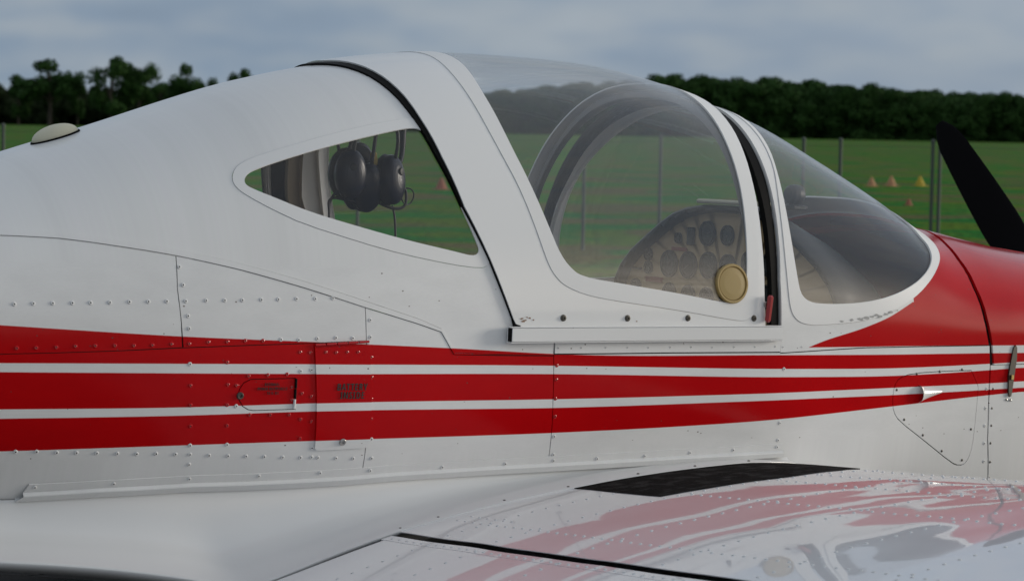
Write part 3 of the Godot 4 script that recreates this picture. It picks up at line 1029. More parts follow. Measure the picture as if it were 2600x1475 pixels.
	lathe(st, section(vp) + vn * 0.012, basis_on(vn), [Vector2(0.0, 0.0045), Vector2(0.03, 0.0042), Vector2(0.046, 0.003), Vector2(0.047, 0.001), Vector2(0.049, 0.0010), Vector2(0.0495, 0.0055), Vector2(0.0545, 0.0055), Vector2(0.0565, 0.003), Vector2(0.0565, -0.004), Vector2(0.0, -0.004)], 48)
	part("vent_cover", st.commit(), M.amber_plastic, frame, "round amber vent cover in the canopy glass")
	# red latch handle on the front bow
	st = begin()
	var hp := section(Vector2(0.828, wide(0.093)))
	box(st, hp + Vector3(0.006, 0, 0.022), Vector3(0.017, 0.078, 0.016), Basis(Vector3.FORWARD, 0.10), 0.005)
	var handle := part("latch_handle", st.commit(), M.handle_red, frame, "red canopy latch handle")
	st = begin()
	lathe(st, hp + Vector3(0.002, 0.012, 0.005), Basis(Vector3.RIGHT, PI / 2), [Vector2(0.0, 0.012), Vector2(0.008, 0.012), Vector2(0.008, 0.0)], 12)
	part("handle_pivot", st.commit(), M.steel, handle)

func wear() -> void:
	# chipped and rusty spots copied from the photograph
	for c in [[-0.003, 6.5, 0.011, 0.0045, 0], [0.010, 6.1, 0.011, 0.003, 0], [0.022, 6.7, 0.011, 0.0035, 0], [0.035, 6.2, 0.011, 0.0025, 0], [0.002, 5.8, 0.011, 0.005, 0], [0.014, 6.9, 0.011, 0.002, 0], [0.474, 2.5, 0.0175, 0.004, 1], [0.487, 3.3, 0.0175, 0.0045, 1], [0.503, 2.8, 0.0175, 0.003, 1], [0.482, 2.2, 0.0175, 0.0025, 0], [0.374, 5.7, 0.0105, 0.0025, 0], [0.159, 3.9, 0.0175, 0.002, 0], [1.227, 6.5, 0.0026, 0.008, 2], [1.249, 6.9, 0.0026, 0.006, 1], [1.267, 7.3, 0.0026, 0.007, 2], [1.282, 6.9, 0.0026, 0.009, 1], [1.306, 7.6, 0.0026, 0.006, 1], [1.326, 8.1, 0.0026, 0.007, 1], [1.356, 8.8, 0.0026, 0.004, 1], [1.205, 6.1, 0.0026, 0.009, 1], [1.17, 5.8, 0.0026, 0.007, 1], [1.13, 5.5, 0.0026, 0.006, 1]]:
		var poly := PackedVector2Array()
		for k in 9:
			var w := TAU * k / 9.0
			var r: float = c[3] * rng.randf_range(0.35, 1.1)
			poly.append(Vector2(c[0] + cos(w) * r * 1.7, wide(c[1] / 100.0) + sin(w) * r * 0.7))
		var st := begin()
		patch(st, section, poly, [], c[2] + 0.0003, 0.0, 0.02)
		part("paint_chip", st.commit(), [M.rust, M.scuff, M.scuff][c[4]], plane)

func band_half(line: Array, width: float) -> PackedVector2Array:
	# starts and ends at the crown
	var out := PackedVector2Array()
	for p in line: out.append(Vector2(p[0], wide(p[1] / 100.0)))
	for i in range(line.size() - 1, -1, -1): out.append(Vector2(line[i][0] + width, wide(line[i][1] / 100.0)))
	return out

func smooth_over(half: PackedVector2Array) -> PackedVector2Array:
	return rounded(over_crown(half), 2)

func windshield_and_cowl() -> void:
	var lv: Material = M.livery
	var seam := drawn(COWL_SEAM)
	var line := chain(PackedVector2Array(), [[1.012, 90.0], [1.003, 72.0]])
	line.append_array(drawn(SHIELD_LINE))
	line = chain(line, [[1.676, 50.0], [1.684, 65.0], [1.69, 90.0]])
	var clear := chain(PackedVector2Array(), [[1.036, 90.0], [1.028, 74.0]])
	clear.append_array(drawn(SHIELD_CLEAR))
	clear = chain(clear, [[1.580, 45.0], [1.59, 60.0], [1.60, 90.0]])
	var rim := smooth_over(line)
	var hole := smooth_over(clear)
	var half := chain(PackedVector2Array(), [[0.953, 90.0], [0.948, 72.0], [0.921, 45.0], [0.905, 30.0], [0.896, 17.7], [0.899, 4.0], [0.901, -3.8], [1.229, -2.6], [1.444, -2.6], [1.760, -2.68]])
	var upper := cut(seam, 0, 6)
	half.append_array(back(upper))
	half = chain(half, [[1.85, 66.0], [1.87, 90.0]])
	panel("nose_deck", over_crown(half), [rim], M.glossy_livery, plane, 0.0, 0.014, 0.0004, 0.032, "", section)
	var frame := panel("windshield_frame", rim, [hole], M.glass_edge_paint, plane, 0.002, 0.006, 0.0003, 0.032, "white surround of the windshield", section)
	var st := begin()
	patch(st, section, shrunk(hole, -0.006), [], -0.002, 0.0, 0.025)
	patch(st, section, shrunk(hole, -0.006), [], -0.006, 0.0, 0.025)
	part("windshield_glass", st.commit(), M.canopy_glass, frame, "clear curved windshield")
	# black sealing bow between canopy and windshield
	st = begin()
	patch(st, section, over_crown(chain(PackedVector2Array(), [[0.906, 90.0], [0.902, 72.0], [0.880, 45.0], [0.868, 25.0], [0.866, 4.4], [0.893, 4.4], [0.889, 17.7], [0.900, 35.0], [0.915, 45.0], [0.942, 72.0], [0.947, 90.0]])), [], -0.006, 0.02, 0.03)
	part("windshield_seal", st.commit(), M.rubber, plane, "black sealing bow ahead of the canopy")
	# cowling
	var ahead := PackedVector2Array()
	for p in back(cut(seam, 0, 7)): ahead.append(p + Vector2(0.015, 0))
	var top := chain(PackedVector2Array(), [[2.54, 90.0], [2.54, -9.3]])
	top.append_array(ahead)
	top = chain(top, [[1.865, 66.0], [1.885, 90.0]])
	var cowl := panel("upper_cowling", over_crown(top), [], M.glossy_livery, plane, 0.002, 0.02, 0.0008, 0.04, "glossy red engine cowling", section)
	var seal := PackedVector2Array()
	for p in back(cut(seam, 0, 7)): seal.append(p - Vector2(0.004, 0))
	seal = chain(seal, [[1.846, 66.0], [1.866, 90.0], [1.895, 90.0], [1.875, 66.0]])
	for p in cut(seam, 0, 7): seal.append(p + Vector2(0.025, 0))
	st = begin()
	patch(st, section, over_crown_open(seal), [], -0.007, 0.0, 0.04)
	part("cowling_seal", st.commit(), M.rubber, cowl)
	var bottom := PackedVector2Array()
	for p in cut(seam, 6, 10): bottom.append(p + Vector2(0.003, 0))
	bottom = chain(bottom, [[1.833, -60.0], [1.853, -90.0]])
	var right := bottom.duplicate()
	var whole := PackedVector2Array([Vector2(2.54, -0.086)])
	whole.append_array(right)
	for i in range(right.size() - 2, -1, -1): whole.append(Vector2(right[i].x, -1.8 - right[i].y))
	whole.append(Vector2(2.54, -1.714))
	var belly := panel("lower_cowling", whole, [], lv, plane, 0.0, 0.02, 0.0008, 0.05, "", section)
	for p in drawn(COWL_RIVETS): fastener("rivet", dome_mesh, M.dark_steel, p, 0.0, belly, 0.9)
	st = begin()
	patch(st, section, PackedVector2Array([Vector2(1.74, 0.0), Vector2(2.53, 0.0), Vector2(2.53, -1.8), Vector2(1.8, -1.8), Vector2(1.8, -0.9)]), [], -0.009, 0.0, 0.08)
	part("cowling_liner", st.commit(), M.backing, belly)
	# centre hinge and front plate of the cowling
	st = begin()
	var ridge := []
	for k in 15: ridge.append(section(Vector2(1.87 + 0.045 * k, 0.9)) + Vector3(0, 0.004, 0))
	tube(st, ridge, 0.005, 8)
	part("cowling_hinge", st.commit(), M.red_paint, cowl)
	st = begin()
	for k in 48:
		var a := section(Vector2(2.54, 3.6 * k / 48.0))
		var b := section(Vector2(2.54, 3.6 * (k + 1) / 48.0))
		tri(st, [Vector3(2.58, 0.0, 0.0), a, b], [Vector3.RIGHT, Vector3.RIGHT, Vector3.RIGHT])
	part("cowling_front", st.commit(), M.white_paint, cowl)
	# over-centre latch on the cowling side
	st = begin()
	var z0: float = section(Vector2(1.865, -0.1)).z + 0.004
	var outline := [[1.874, -0.026], [1.880, -0.034], [1.881, -0.07], [1.874, -0.12], [1.869, -0.16], [1.865, -0.185], [1.858, -0.188], [1.853, -0.17], [1.850, -0.12], [1.858, -0.07], [1.866, -0.034]]
	var mid := Vector3(1.866, -0.1, z0 + 0.006)
	for k in outline.size():
		var a := Vector3(outline[k][0], outline[k][1], z0 + 0.004)
		var nx: Array = outline[(k + 1) % outline.size()]
		var b := Vector3(nx[0], nx[1], z0 + 0.004)
		tri(st, [mid, a, b], [Vector3.BACK, Vector3.BACK, Vector3.BACK])
		quad(st, a, b, b - Vector3(0, 0, 0.006), a - Vector3(0, 0, 0.006), Vector3(a.x - 1.866, a.y + 0.1, 0))
	var latch := part("cowling_latch", st.commit(), M.dark_steel, plane, "dark metal latch on the cowling side")
	st = begin()
	box(st, Vector3(1.861, -0.126, z0 + 0.008), Vector3(0.011, 0.016, 0.006), Basis(), 0.0015)
	part("latch_catch", st.commit(), M.brass, latch)
	for q in [[1.851, -0.197], [1.868, -0.199], [1.862, -0.075], [1.878, -0.075]]:
		st = begin()
		lathe(st, Vector3(q[0], q[1], z0 - 0.003), Basis(Vector3.RIGHT, PI / 2), [Vector2(0.0, 0.004), Vector2(0.003, 0.003), Vector2(0.0042, 0.0)], 10)
		part("rivet", st.commit(), M.steel, latch)

func over_crown_open(ring: PackedVector2Array) -> PackedVector2Array:
	# a starboard band whose two crown points sit in the middle of the list: mirror it to port
	var k := 0
	for i in ring.size() - 1:
		if is_equal_approx(ring[i].y, 0.9) and is_equal_approx(ring[i + 1].y, 0.9): k = i
	var inner := ring.slice(0, k + 1)
	var outer := ring.slice(k + 1)
	var out := inner.duplicate()
	out.append_array(port(inner).slice(1))
	out.append_array(port(outer).slice(0, -1))
	out.append_array(outer)
	return out

func wing_low(p: Vector2) -> Vector3:
	var q := wing_skin(p)
	var c := clampf((p.x + 0.85) / 2.17, 0.0, 1.0)
	q.y -= 0.012 + 0.21 * pow(c, 0.75) * sqrt(maxf(0.0, 1.0 - pow(c, 3.0))) - 0.012 * c
	return q

func wings() -> void:
	var singles := 0
	for side in [1.0, -1.0]:
		var near: bool = side > 0.0
		var rect := func(x0: float, x1: float, z0: float, z1: float) -> PackedVector2Array:
			return PackedVector2Array([Vector2(x0, z0 * side), Vector2(x1, z0 * side), Vector2(x1, z1 * side), Vector2(x0, z1 * side)])
		var st := begin()
		patch(st, wing_skin, rect.call(-0.408, 1.32, 0.50, 4.3), [], 0.0, 0.002, 0.045 if near else 0.15, 0.0, -1.0)
		var lower := begin()
		var wing := part("wing", st.commit(), M.wing_paint, plane, "glossy white wing with rivet rows, mirroring the red stripes" if near else "")
		patch(lower, wing_low, rect.call(-0.408, 1.32, 0.40, 4.3), [], 0.0, 0.0, 0.12)
		part("lower_skin", lower.commit(), M.white_paint, wing)
		st = begin()
		for k in 24:
			var x0 := -0.85 + 2.17 * k / 24.0
			var x1 := -0.85 + 2.17 * (k + 1) / 24.0
			var z: float = 4.3 * side
			quad(st, wing_skin(Vector2(x0, z)), wing_skin(Vector2(x1, z)), wing_low(Vector2(x1, z)), wing_low(Vector2(x0, z)), Vector3(0, 0, side))
		part("wing_tip", st.commit(), M.white_paint, wing)
		# rear spar behind the flap slot
		st = begin()
		patch(st, wing_skin, rect.call(-0.52, -0.36, 0.5, 4.3), [], -0.04, 0.0, 0.06, 0.0, -1.0)
		part("flap_slot", st.commit(), M.backing, wing)
		st = begin()
		patch(st, wing_skin, rect.call(-0.472, -0.441, 0.665, 4.3), [], 0.0, 0.02, 0.045, 0.0, -1.0)
		var flap := part("flap", st.commit(), M.wing_paint, wing)
		st = begin()
		patch(st, wing_skin, rect.call(-0.85, -0.4745, 0.685, 4.3), [], 0.0, 0.012, 0.045 if near else 0.15, 0.0, -1.0)
		part("flap_skin", st.commit(), M.wing_paint, flap)
		lower = begin()
		patch(lower, wing_low, rect.call(-0.85, -0.446, 0.685, 4.3), [], 0.0, 0.0, 0.12)
		part("flap_lower_skin", lower.commit(), M.white_paint, flap)
		# black anti-slip walkway beside the fuselage
		var walk := PackedVector2Array()
		for q in [[0.134, 0.648], [0.134, 1.036], [0.30, 1.05], [0.55, 1.055], [0.74, 1.03], [0.88, 0.95], [0.95, 0.80], [0.93, 0.56], [0.5, 0.60]]: walk.append(Vector2(q[0], q[1] * side))
		st = begin()
		patch(st, wing_skin, walk, [], 0.0018, 0.002, 0.045, 0.0, -1.0)
		part("wing_walk", st.commit(), M.wing_walk, wing, "black anti-slip walkway on the wing root")
		# rivet rows along ribs and spars
		var spots := []
		for z in [0.85, 1.075, 1.42, 1.75, 2.08, 2.41, 2.74, 3.07]:
			for k in 33: spots.append(Vector2(-0.385 + 0.042 * k, z))
			for k in 9: spots.append(Vector2(-0.80 + 0.042 * k, z + 0.03))
		for x in [-0.275, -0.262 + 0.03, 0.19, 0.47, 0.62, 0.80]:
			for k in 62:
				if absf(x + 0.232) < 0.005 and k > 5: continue
				spots.append(Vector2(x + 0.00003 * k, 0.715 + 0.038 * k))
		for k in 66: spots.append(Vector2(-0.459, 0.70 + 0.036 * k))
		var multi := []
		for s in spots:
			if s.x > 0.16 and s.x < 1.0 and s.y < 1.06: continue
			if s.x > 0.85: continue
			var p := Vector2(s.x, s.y * side)
			var n := -normal_of(wing_skin, p)
			var tr := Transform3D(basis_on(n), wing_skin(p))
			# those that show largest are parts of their own
			if near and singles < 120 and ((s.y > 1.0 and s.y < 1.9 and s.x < 0.1 and s.x > -0.44) or (s.x > -0.47 and s.x < -0.45 and s.y < 1.7)):
				singles += 1
				var o := part("rivet", dome_mesh, M.rivet_white, wing)
				o.transform = tr
			else: multi.append(tr)
		var mm := MultiMesh.new()
		mm.transform_format = MultiMesh.TRANSFORM_3D
		mm.mesh = dome_mesh
		mm.instance_count = multi.size()
		for k in multi.size(): mm.set_instance_transform(k, multi[k])
		var mi := MultiMeshInstance3D.new()
		mi.name = "rivet_rows"
		mi.multimesh = mm
		mi.material_override = M.rivet_white
		wing.add_child(mi)
		mi.set_meta("kind", "stuff")
		fairing(side)

func low_edge(x: float) -> float:
	# height just under the root strip
	var e := drawn(STRIP_LOW)
	var xs := []
	var ys := []
	for p in e:
		xs.append(p.x); ys.append(section(p - Vector2(0, 0.004)).y)
	return hermite(xs, ys, x)

func fairing(side: float) -> void:
	# the moulded fillet between fuselage and wing, swelling to a bulb behind the trailing edge
	var xs := [-1.62, -1.45, -1.30, -1.15, -1.0, -0.85, -0.6, -0.42, -0.1, 0.13, 0.3, 0.5, 0.7, 0.85, 0.97]
	var zb := [0.43, 0.50, 0.545, 0.587, 0.63, 0.668, 0.662, 0.655, 0.65, 0.648, 0.645, 0.640, 0.632, 0.615, 0.575]
	var yb := [-0.505, -0.518, -0.528, -0.543, -0.565, -0.596, -0.53, -0.48, -0.42, 0.0, 0.0, 0.0, 0.0, 0.0, 0.0]
	var rows := []
	var n := 90
	for i in n + 1:
		var x: float = lerpf(xs[0], xs[-1], float(i) / n)
		var a_y := low_edge(x)
		# the start lies on the fuselage under the strip
		var ang := -0.36
		for k in 30: ang += (a_y - section(Vector2(x, ang)).y) * 1.3
		var a := section(Vector2(x, ang)) + Vector3(0, 0, 0.003)
		var bz := hermite(xs, zb, x)
		var b := Vector3(x, 0, bz + ROOT)
		if x >= -0.85: b.y = wing_skin(Vector2(x, bz)).y + 0.004
		else: b.y = hermite(xs, yb, x)
		var aft := clampf((-0.70 - x) / 0.35, 0.0, 1.0)
		var drop := a.y - b.y
		var c1 := a + Vector3(0, -0.74 * drop - 0.004, 0.004 + 0.01 * aft)
		var c2 := b + Vector3(0, 0.10 * drop + 0.012 * aft + 0.003, -0.62 * (b.z - a.z))
		var row := []
		for k in 17:
			var t := k / 16.0
			row.append(a * pow(1 - t, 3) + c1 * 3 * t * pow(1 - t, 2) + c2 * 3 * t * t * (1 - t) + b * pow(t, 3))
		# rolled edge, then the underside
		var e1 := b + Vector3(0, -0.006 - 0.016 * aft, 0.002 + 0.006 * aft)
		var e2 := b + Vector3(0, -0.012 - 0.022 * aft, -0.004 - 0.05 * aft)
		for k in range(1, 9):
			var t := k / 8.0
			row.append(b * pow(1 - t, 2) + e1 * 2 * t * (1 - t) + e2 * t * t)
		row.append(e2 + Vector3(0, -0.02 * aft - 0.004, -0.12 * aft - 0.01))
		for k in row.size(): row[k].z *= side
		rows.append(row)
	var st := begin()
	grid(st, rows, func(p): return Vector3(0, p.y + 0.62, (absf(p.z) - 0.25) * side))
	var f := part("wing_fairing", st.commit(), M.wing_paint if false else M.white_paint, plane, "smooth white wing root fairing" if side > 0 else "")
	if side > 0.0:
		for x in [-0.40, -0.285, -0.08, 0.125, 0.36, 0.56, 0.76]:
			var z := hermite(xs, zb, x) - 0.016
			var o := part("screw", dome_mesh, M.dark_steel, f)
			o.transform = Transform3D(Basis(), Vector3(x, wing_skin(Vector2(x, z)).y + 0.006, z + ROOT))

func cockpit() -> void:
	var st := begin()
	# floor and tub
	box(st, Vector3(0.35, -0.42, 0), Vector3(1.7, 0.03, 0.9))
	var floor := part("cockpit_floor", st.commit(), M.carpet, plane)
	st = begin()
	box(st, Vector3(-0.46, -0.12, 0.0), Vector3(0.03, 0.60, 0.86), Basis(), 0.01)
	part("rear_bulkhead", st.commit(), M.upholstery, floor)
	# instrument panel: beige plate under a dark rolled hood
	var outline := [[-0.505, -0.30], [-0.505, 0.05], [-0.498, 0.105], [-0.47, 0.155], [-0.42, 0.205], [-0.35, 0.253], [-0.28, 0.300], [-0.225, 0.330], [-0.16, 0.350], [-0.08, 0.362], [0.08, 0.362], [0.16, 0.350], [0.225, 0.330], [0.28, 0.300], [0.35, 0.253], [0.42, 0.205], [0.47, 0.155], [0.498, 0.105], [0.505, 0.05], [0.505, -0.30]]
	for o in outline: o[0] *= 1.13
	st = begin()
	for k in outline.size():
		var a: Array = outline[k]
		var b: Array = outline[(k + 1) % outline.size()]
		tri(st, [Vector3(1.195, 0.05, 0), Vector3(1.195, a[1], a[0]), Vector3(1.195, b[1], b[0] - 0.03)], [Vector3.LEFT, Vector3.LEFT, Vector3.LEFT])
		tri(st, [Vector3(1.207, 0.05, 0), Vector3(1.207, a[1], a[0]), Vector3(1.207, b[1], b[0])], [Vector3.RIGHT, Vector3.RIGHT, Vector3.RIGHT])
		quad(st, Vector3(1.195, a[1], a[0]), Vector3(1.195, b[1], b[0] - 0.03), Vector3(1.207, b[1], b[0]), Vector3(1.207, a[1], a[0]), Vector3(0, a[1], a[0]))
	var board := part("instrument_panel", st.commit(), M.panel_beige, plane, "beige instrument panel with black gauges")
	var rows := []
	for k in range(0, outline.size()):
		if k == 0 or k == outline.size() - 1: continue
		var o: Array = outline[k]
		var out := Vector3(0, o[1] - 0.0, o[0] * 0.6).normalized()
		var p := Vector3(0, o[1], o[0])
		rows.append([Vector3(1.20, 0, 0) + p - out * 0.016, Vector3(1.16, 0, 0) + p - out * 0.012, Vector3(1.153, 0, 0) + p, Vector3(1.16, 0, 0) + p + out * 0.010, Vector3(1.215, 0, 0) + p + out * 0.010, Vector3(1.40, -0.03, 0) + p * Vector3(1, 0.88, 0.95)])
	st = begin()
	grid(st, rows, func(p): return Vector3(0, p.y - 0.0, p.z))
	var hood := part("glare_shield", st.commit(), M.dark_plastic, board)
	# pale rolled edge and the compass on top of the hood
	st = begin()
	box(st, Vector3(1.165, 0.382, 0.05), Vector3(0.05, 0.014, 0.33), Basis(), 0.005)
	part("hood_pad", st.commit(), M.cream_plastic, hood)
	st = begin()
	box(st, Vector3(1.29, 0.376, 0.20), Vector3(0.06, 0.016, 0.06), Basis(), 0.004)
	lathe(st, Vector3(1.285, 0.415, 0.20), Basis(Vector3.FORWARD, PI / 2), [Vector2(0.0, 0.03), Vector2(0.022, 0.028), Vector2(0.031, 0.016), Vector2(0.033, 0.0), Vector2(0.031, -0.016), Vector2(0.022, -0.026), Vector2(0.0, -0.028)], 20)
	part("compass", st.commit(), M.dark_plastic, hood, "black magnetic compass on the hood")
	var dials := [[-0.280, 0.175, 0.045], [-0.176, 0.176, 0.045], [-0.070, 0.181, 0.044], [0.031, 0.183, 0.040], [-0.082, 0.283, 0.041], [0.022, 0.281, 0.033], [-0.397, 0.200, 0.0215], [-0.394, 0.157, 0.0215], [-0.235, 0.261, 0.018], [-0.459, 0.088, 0.028], [-0.273, 0.078, 0.035], [-0.170, 0.078, 0.035], [-0.073, 0.076, 0.035], [0.03, 0.085, 0.035], [0.14, 0.20, 0.04], [0.24, 0.20, 0.04], [0.14, 0.10, 0.04], [0.24, 0.10, 0.04], [0.33, 0.15, 0.03]]
	for d in dials:
		d[0] -= 0.03
		d[1] -= 0.004
		st = begin()
		var turn := Basis(Vector3.FORWARD, -PI / 2)
		lathe(st, Vector3(1.195, d[1], d[0]), turn, [Vector2(0.0, 0.004), Vector2(d[2] * 0.84, 0.004), Vector2(d[2] * 0.86, 0.010), Vector2(d[2] * 0.97, 0.009), Vector2(d[2], 0.0)], 24)
		var g := part("gauge", st.commit(), M.gauge_ring, board)
		st = begin()
		lathe(st, Vector3(1.1905, d[1], d[0]), turn, [Vector2(0.0, 0.0004), Vector2(d[2] * 0.82, 0.0004), Vector2(d[2] * 0.82, 0.0)], 20)
		part("dial", st.commit(), M.gauge_face, g)
		st = begin()
		var ang := rng.randf() * TAU
		var tip := Vector3(1.1892, d[1] + cos(ang) * d[2] * 0.66, d[0] + sin(ang) * d[2] * 0.66)
		tube(st, [Vector3(1.1892, d[1], d[0]), tip], [0.0016, 0.0006], 5)
		for k in 12:
			var w := TAU * k / 12.0
			var c: Vector3 = Vector3(0, cos(w), sin(w)) * d[2]
			box(st, Vector3(1.1898, d[1], d[0]) + c * 0.72, Vector3(0.0008, 0.0018, 0.0018))
		part("needle", st.commit(), M.needle, g)
	for b in [[-0.167, 0.270, 0.036, 0.058], [-0.455, 0.150, 0.05, 0.008]]:
		st = begin()
		box(st, Vector3(1.190, b[1] - 0.004, b[0] - 0.03), Vector3(0.012, b[3], b[2]), Basis(), 0.003)
		part("switch_plate", st.commit(), M.gauge_face, board)
	for b in [[-0.36, 0.118, 0.09, 0.018], [-0.23, 0.225, 0.08, 0.012], [-0.395, 0.122, 0.035, 0.006]]:
		st = begin()
		box(st, Vector3(1.193, b[1] - 0.004, b[0] - 0.03), Vector3(0.005, b[3], b[2]))
		part("placard", st.commit(), M.placard, board)
	# hook the headsets hang from
	st = begin()
	tube(st, [Vector3(-0.17, 0.735, 0.02), Vector3(-0.17, 0.655, 0.02), Vector3(-0.15, 0.640, 0.02), Vector3(-0.13, 0.655, 0.02)], 0.005, 8)
	part("headset_hook", st.commit(), M.steel, floor)

func running_gear() -> void:
	var st := begin()
	# spinner and hub
	var prof := []
	for k in 13:
		var u := k / 12.0
		prof.append(Vector2(0.15 * sqrt(u), 0.30 * (1.0 - u)))
	prof.append(Vector2(0.15, -0.02))
	prof.append(Vector2(0.0, -0.02))
	lathe(st, Vector3(2.60, 0.02, 0), Basis(Vector3.FORWARD, PI / 2), prof, 32)
	var spinner := part("spinner", st.commit(), M.white_paint, plane)
	for s in [1.0, -1.0]:
		var dir: Vector3 = Vector3(0, 0.722, -0.691) * s
		var chord0: Vector3 = Vector3(0, 0.691, 0.722) * s
		st = begin()
		var rows := []
		for i in 19:
			var u := i / 18.0
			var r := lerpf(0.06, 0.925, u)
			var wide := lerpf(0.05, 0.078, smoothstep(0.0, 0.45, u)) * (1.0 - 0.42 * pow(u, 2.5))
			if i == 18: wide *= 0.4
			elif i == 17: wide *= 0.85
			var twist := lerpf(1.05, 0.30, sqrt(u))
			var c: Vector3 = chord0 * cos(twist) + Vector3(1, 0, 0) * sin(twist) * s
			var thick := lerpf(0.03, 0.006, u)
			var nn := dir.cross(c).normalized()
			var row := []
			for k in 17:
				var w := TAU * k / 16.0
				row.append(Vector3(2.66, 0.02, 0) + dir * r + c * cos(w) * wide + nn * sin(w) * thick)
			rows.append(row)
		grid(st, rows, func(p): return p - (Vector3(2.66, 0.02, 0) + dir * (p - Vector3(2.66, 0.02, 0)).dot(dir)))
		part("propeller_blade", st.commit(), M.blade_black, spinner, "black propeller blade")
	# wheels on the ground: the aircraft leans 1.5 degrees nose down
	for g in [[-0.05, 1.15], [-0.05, -1.15], [1.95, 0.0]]:
		var ground: float = (-SILL_HEIGHT + g[0] * sin(deg_to_rad(1.5))) / cos(deg_to_rad(1.5))
		var hub := Vector3(g[0], ground + 0.19, g[1])
		st = begin()
		tube(st, [hub + Vector3(0, 0, 0.09), hub + Vector3(0, 0.12, 0.09), Vector3(g[0], -0.46, g[1] + (0.05 if g[1] != 0.0 else 0.0))], 0.028, 10)
		tube(st, [hub + Vector3(0, 0, 0.09), hub - Vector3(0, 0, 0.05)], 0.02, 10)
		var leg := part("gear_leg", st.commit(), M.white_paint, plane)
		st = begin()
		var tyre := []
		for k in 17:
			var w := TAU * k / 16.0
			tyre.append(Vector2(0.135 + 0.055 * cos(w), 0.06 * sin(w)))
		lathe(st, hub, Basis(Vector3.RIGHT, PI / 2), tyre, 28)
		var wheel := part("tyre", st.commit(), M.tyre, leg)
		st = begin()
		lathe(st, hub, Basis(Vector3.RIGHT, PI / 2), [Vector2(0.0, 0.035), Vector2(0.05, 0.04), Vector2(0.09, 0.03), Vector2(0.10, 0.045), Vector2(0.10, -0.045), Vector2(0.09, -0.03), Vector2(0.0, -0.035)], 20)
		part("wheel_rim", st.commit(), M.steel, leg)
	# tail, outside the picture
	st = begin()
	box(st, Vector3(-4.35, 0.45, 0), Vector3(0.62, 1.05, 0.06), Basis(Vector3.FORWARD, 0.0), 0.025)
	part("fin", st.commit(), M.white_paint, plane)
	st = begin()
	box(st, Vector3(-4.3, -0.02, 0), Vector3(0.6, 0.05, 2.9), Basis(), 0.02)
	part("tailplane", st.commit(), M.white_paint, plane)

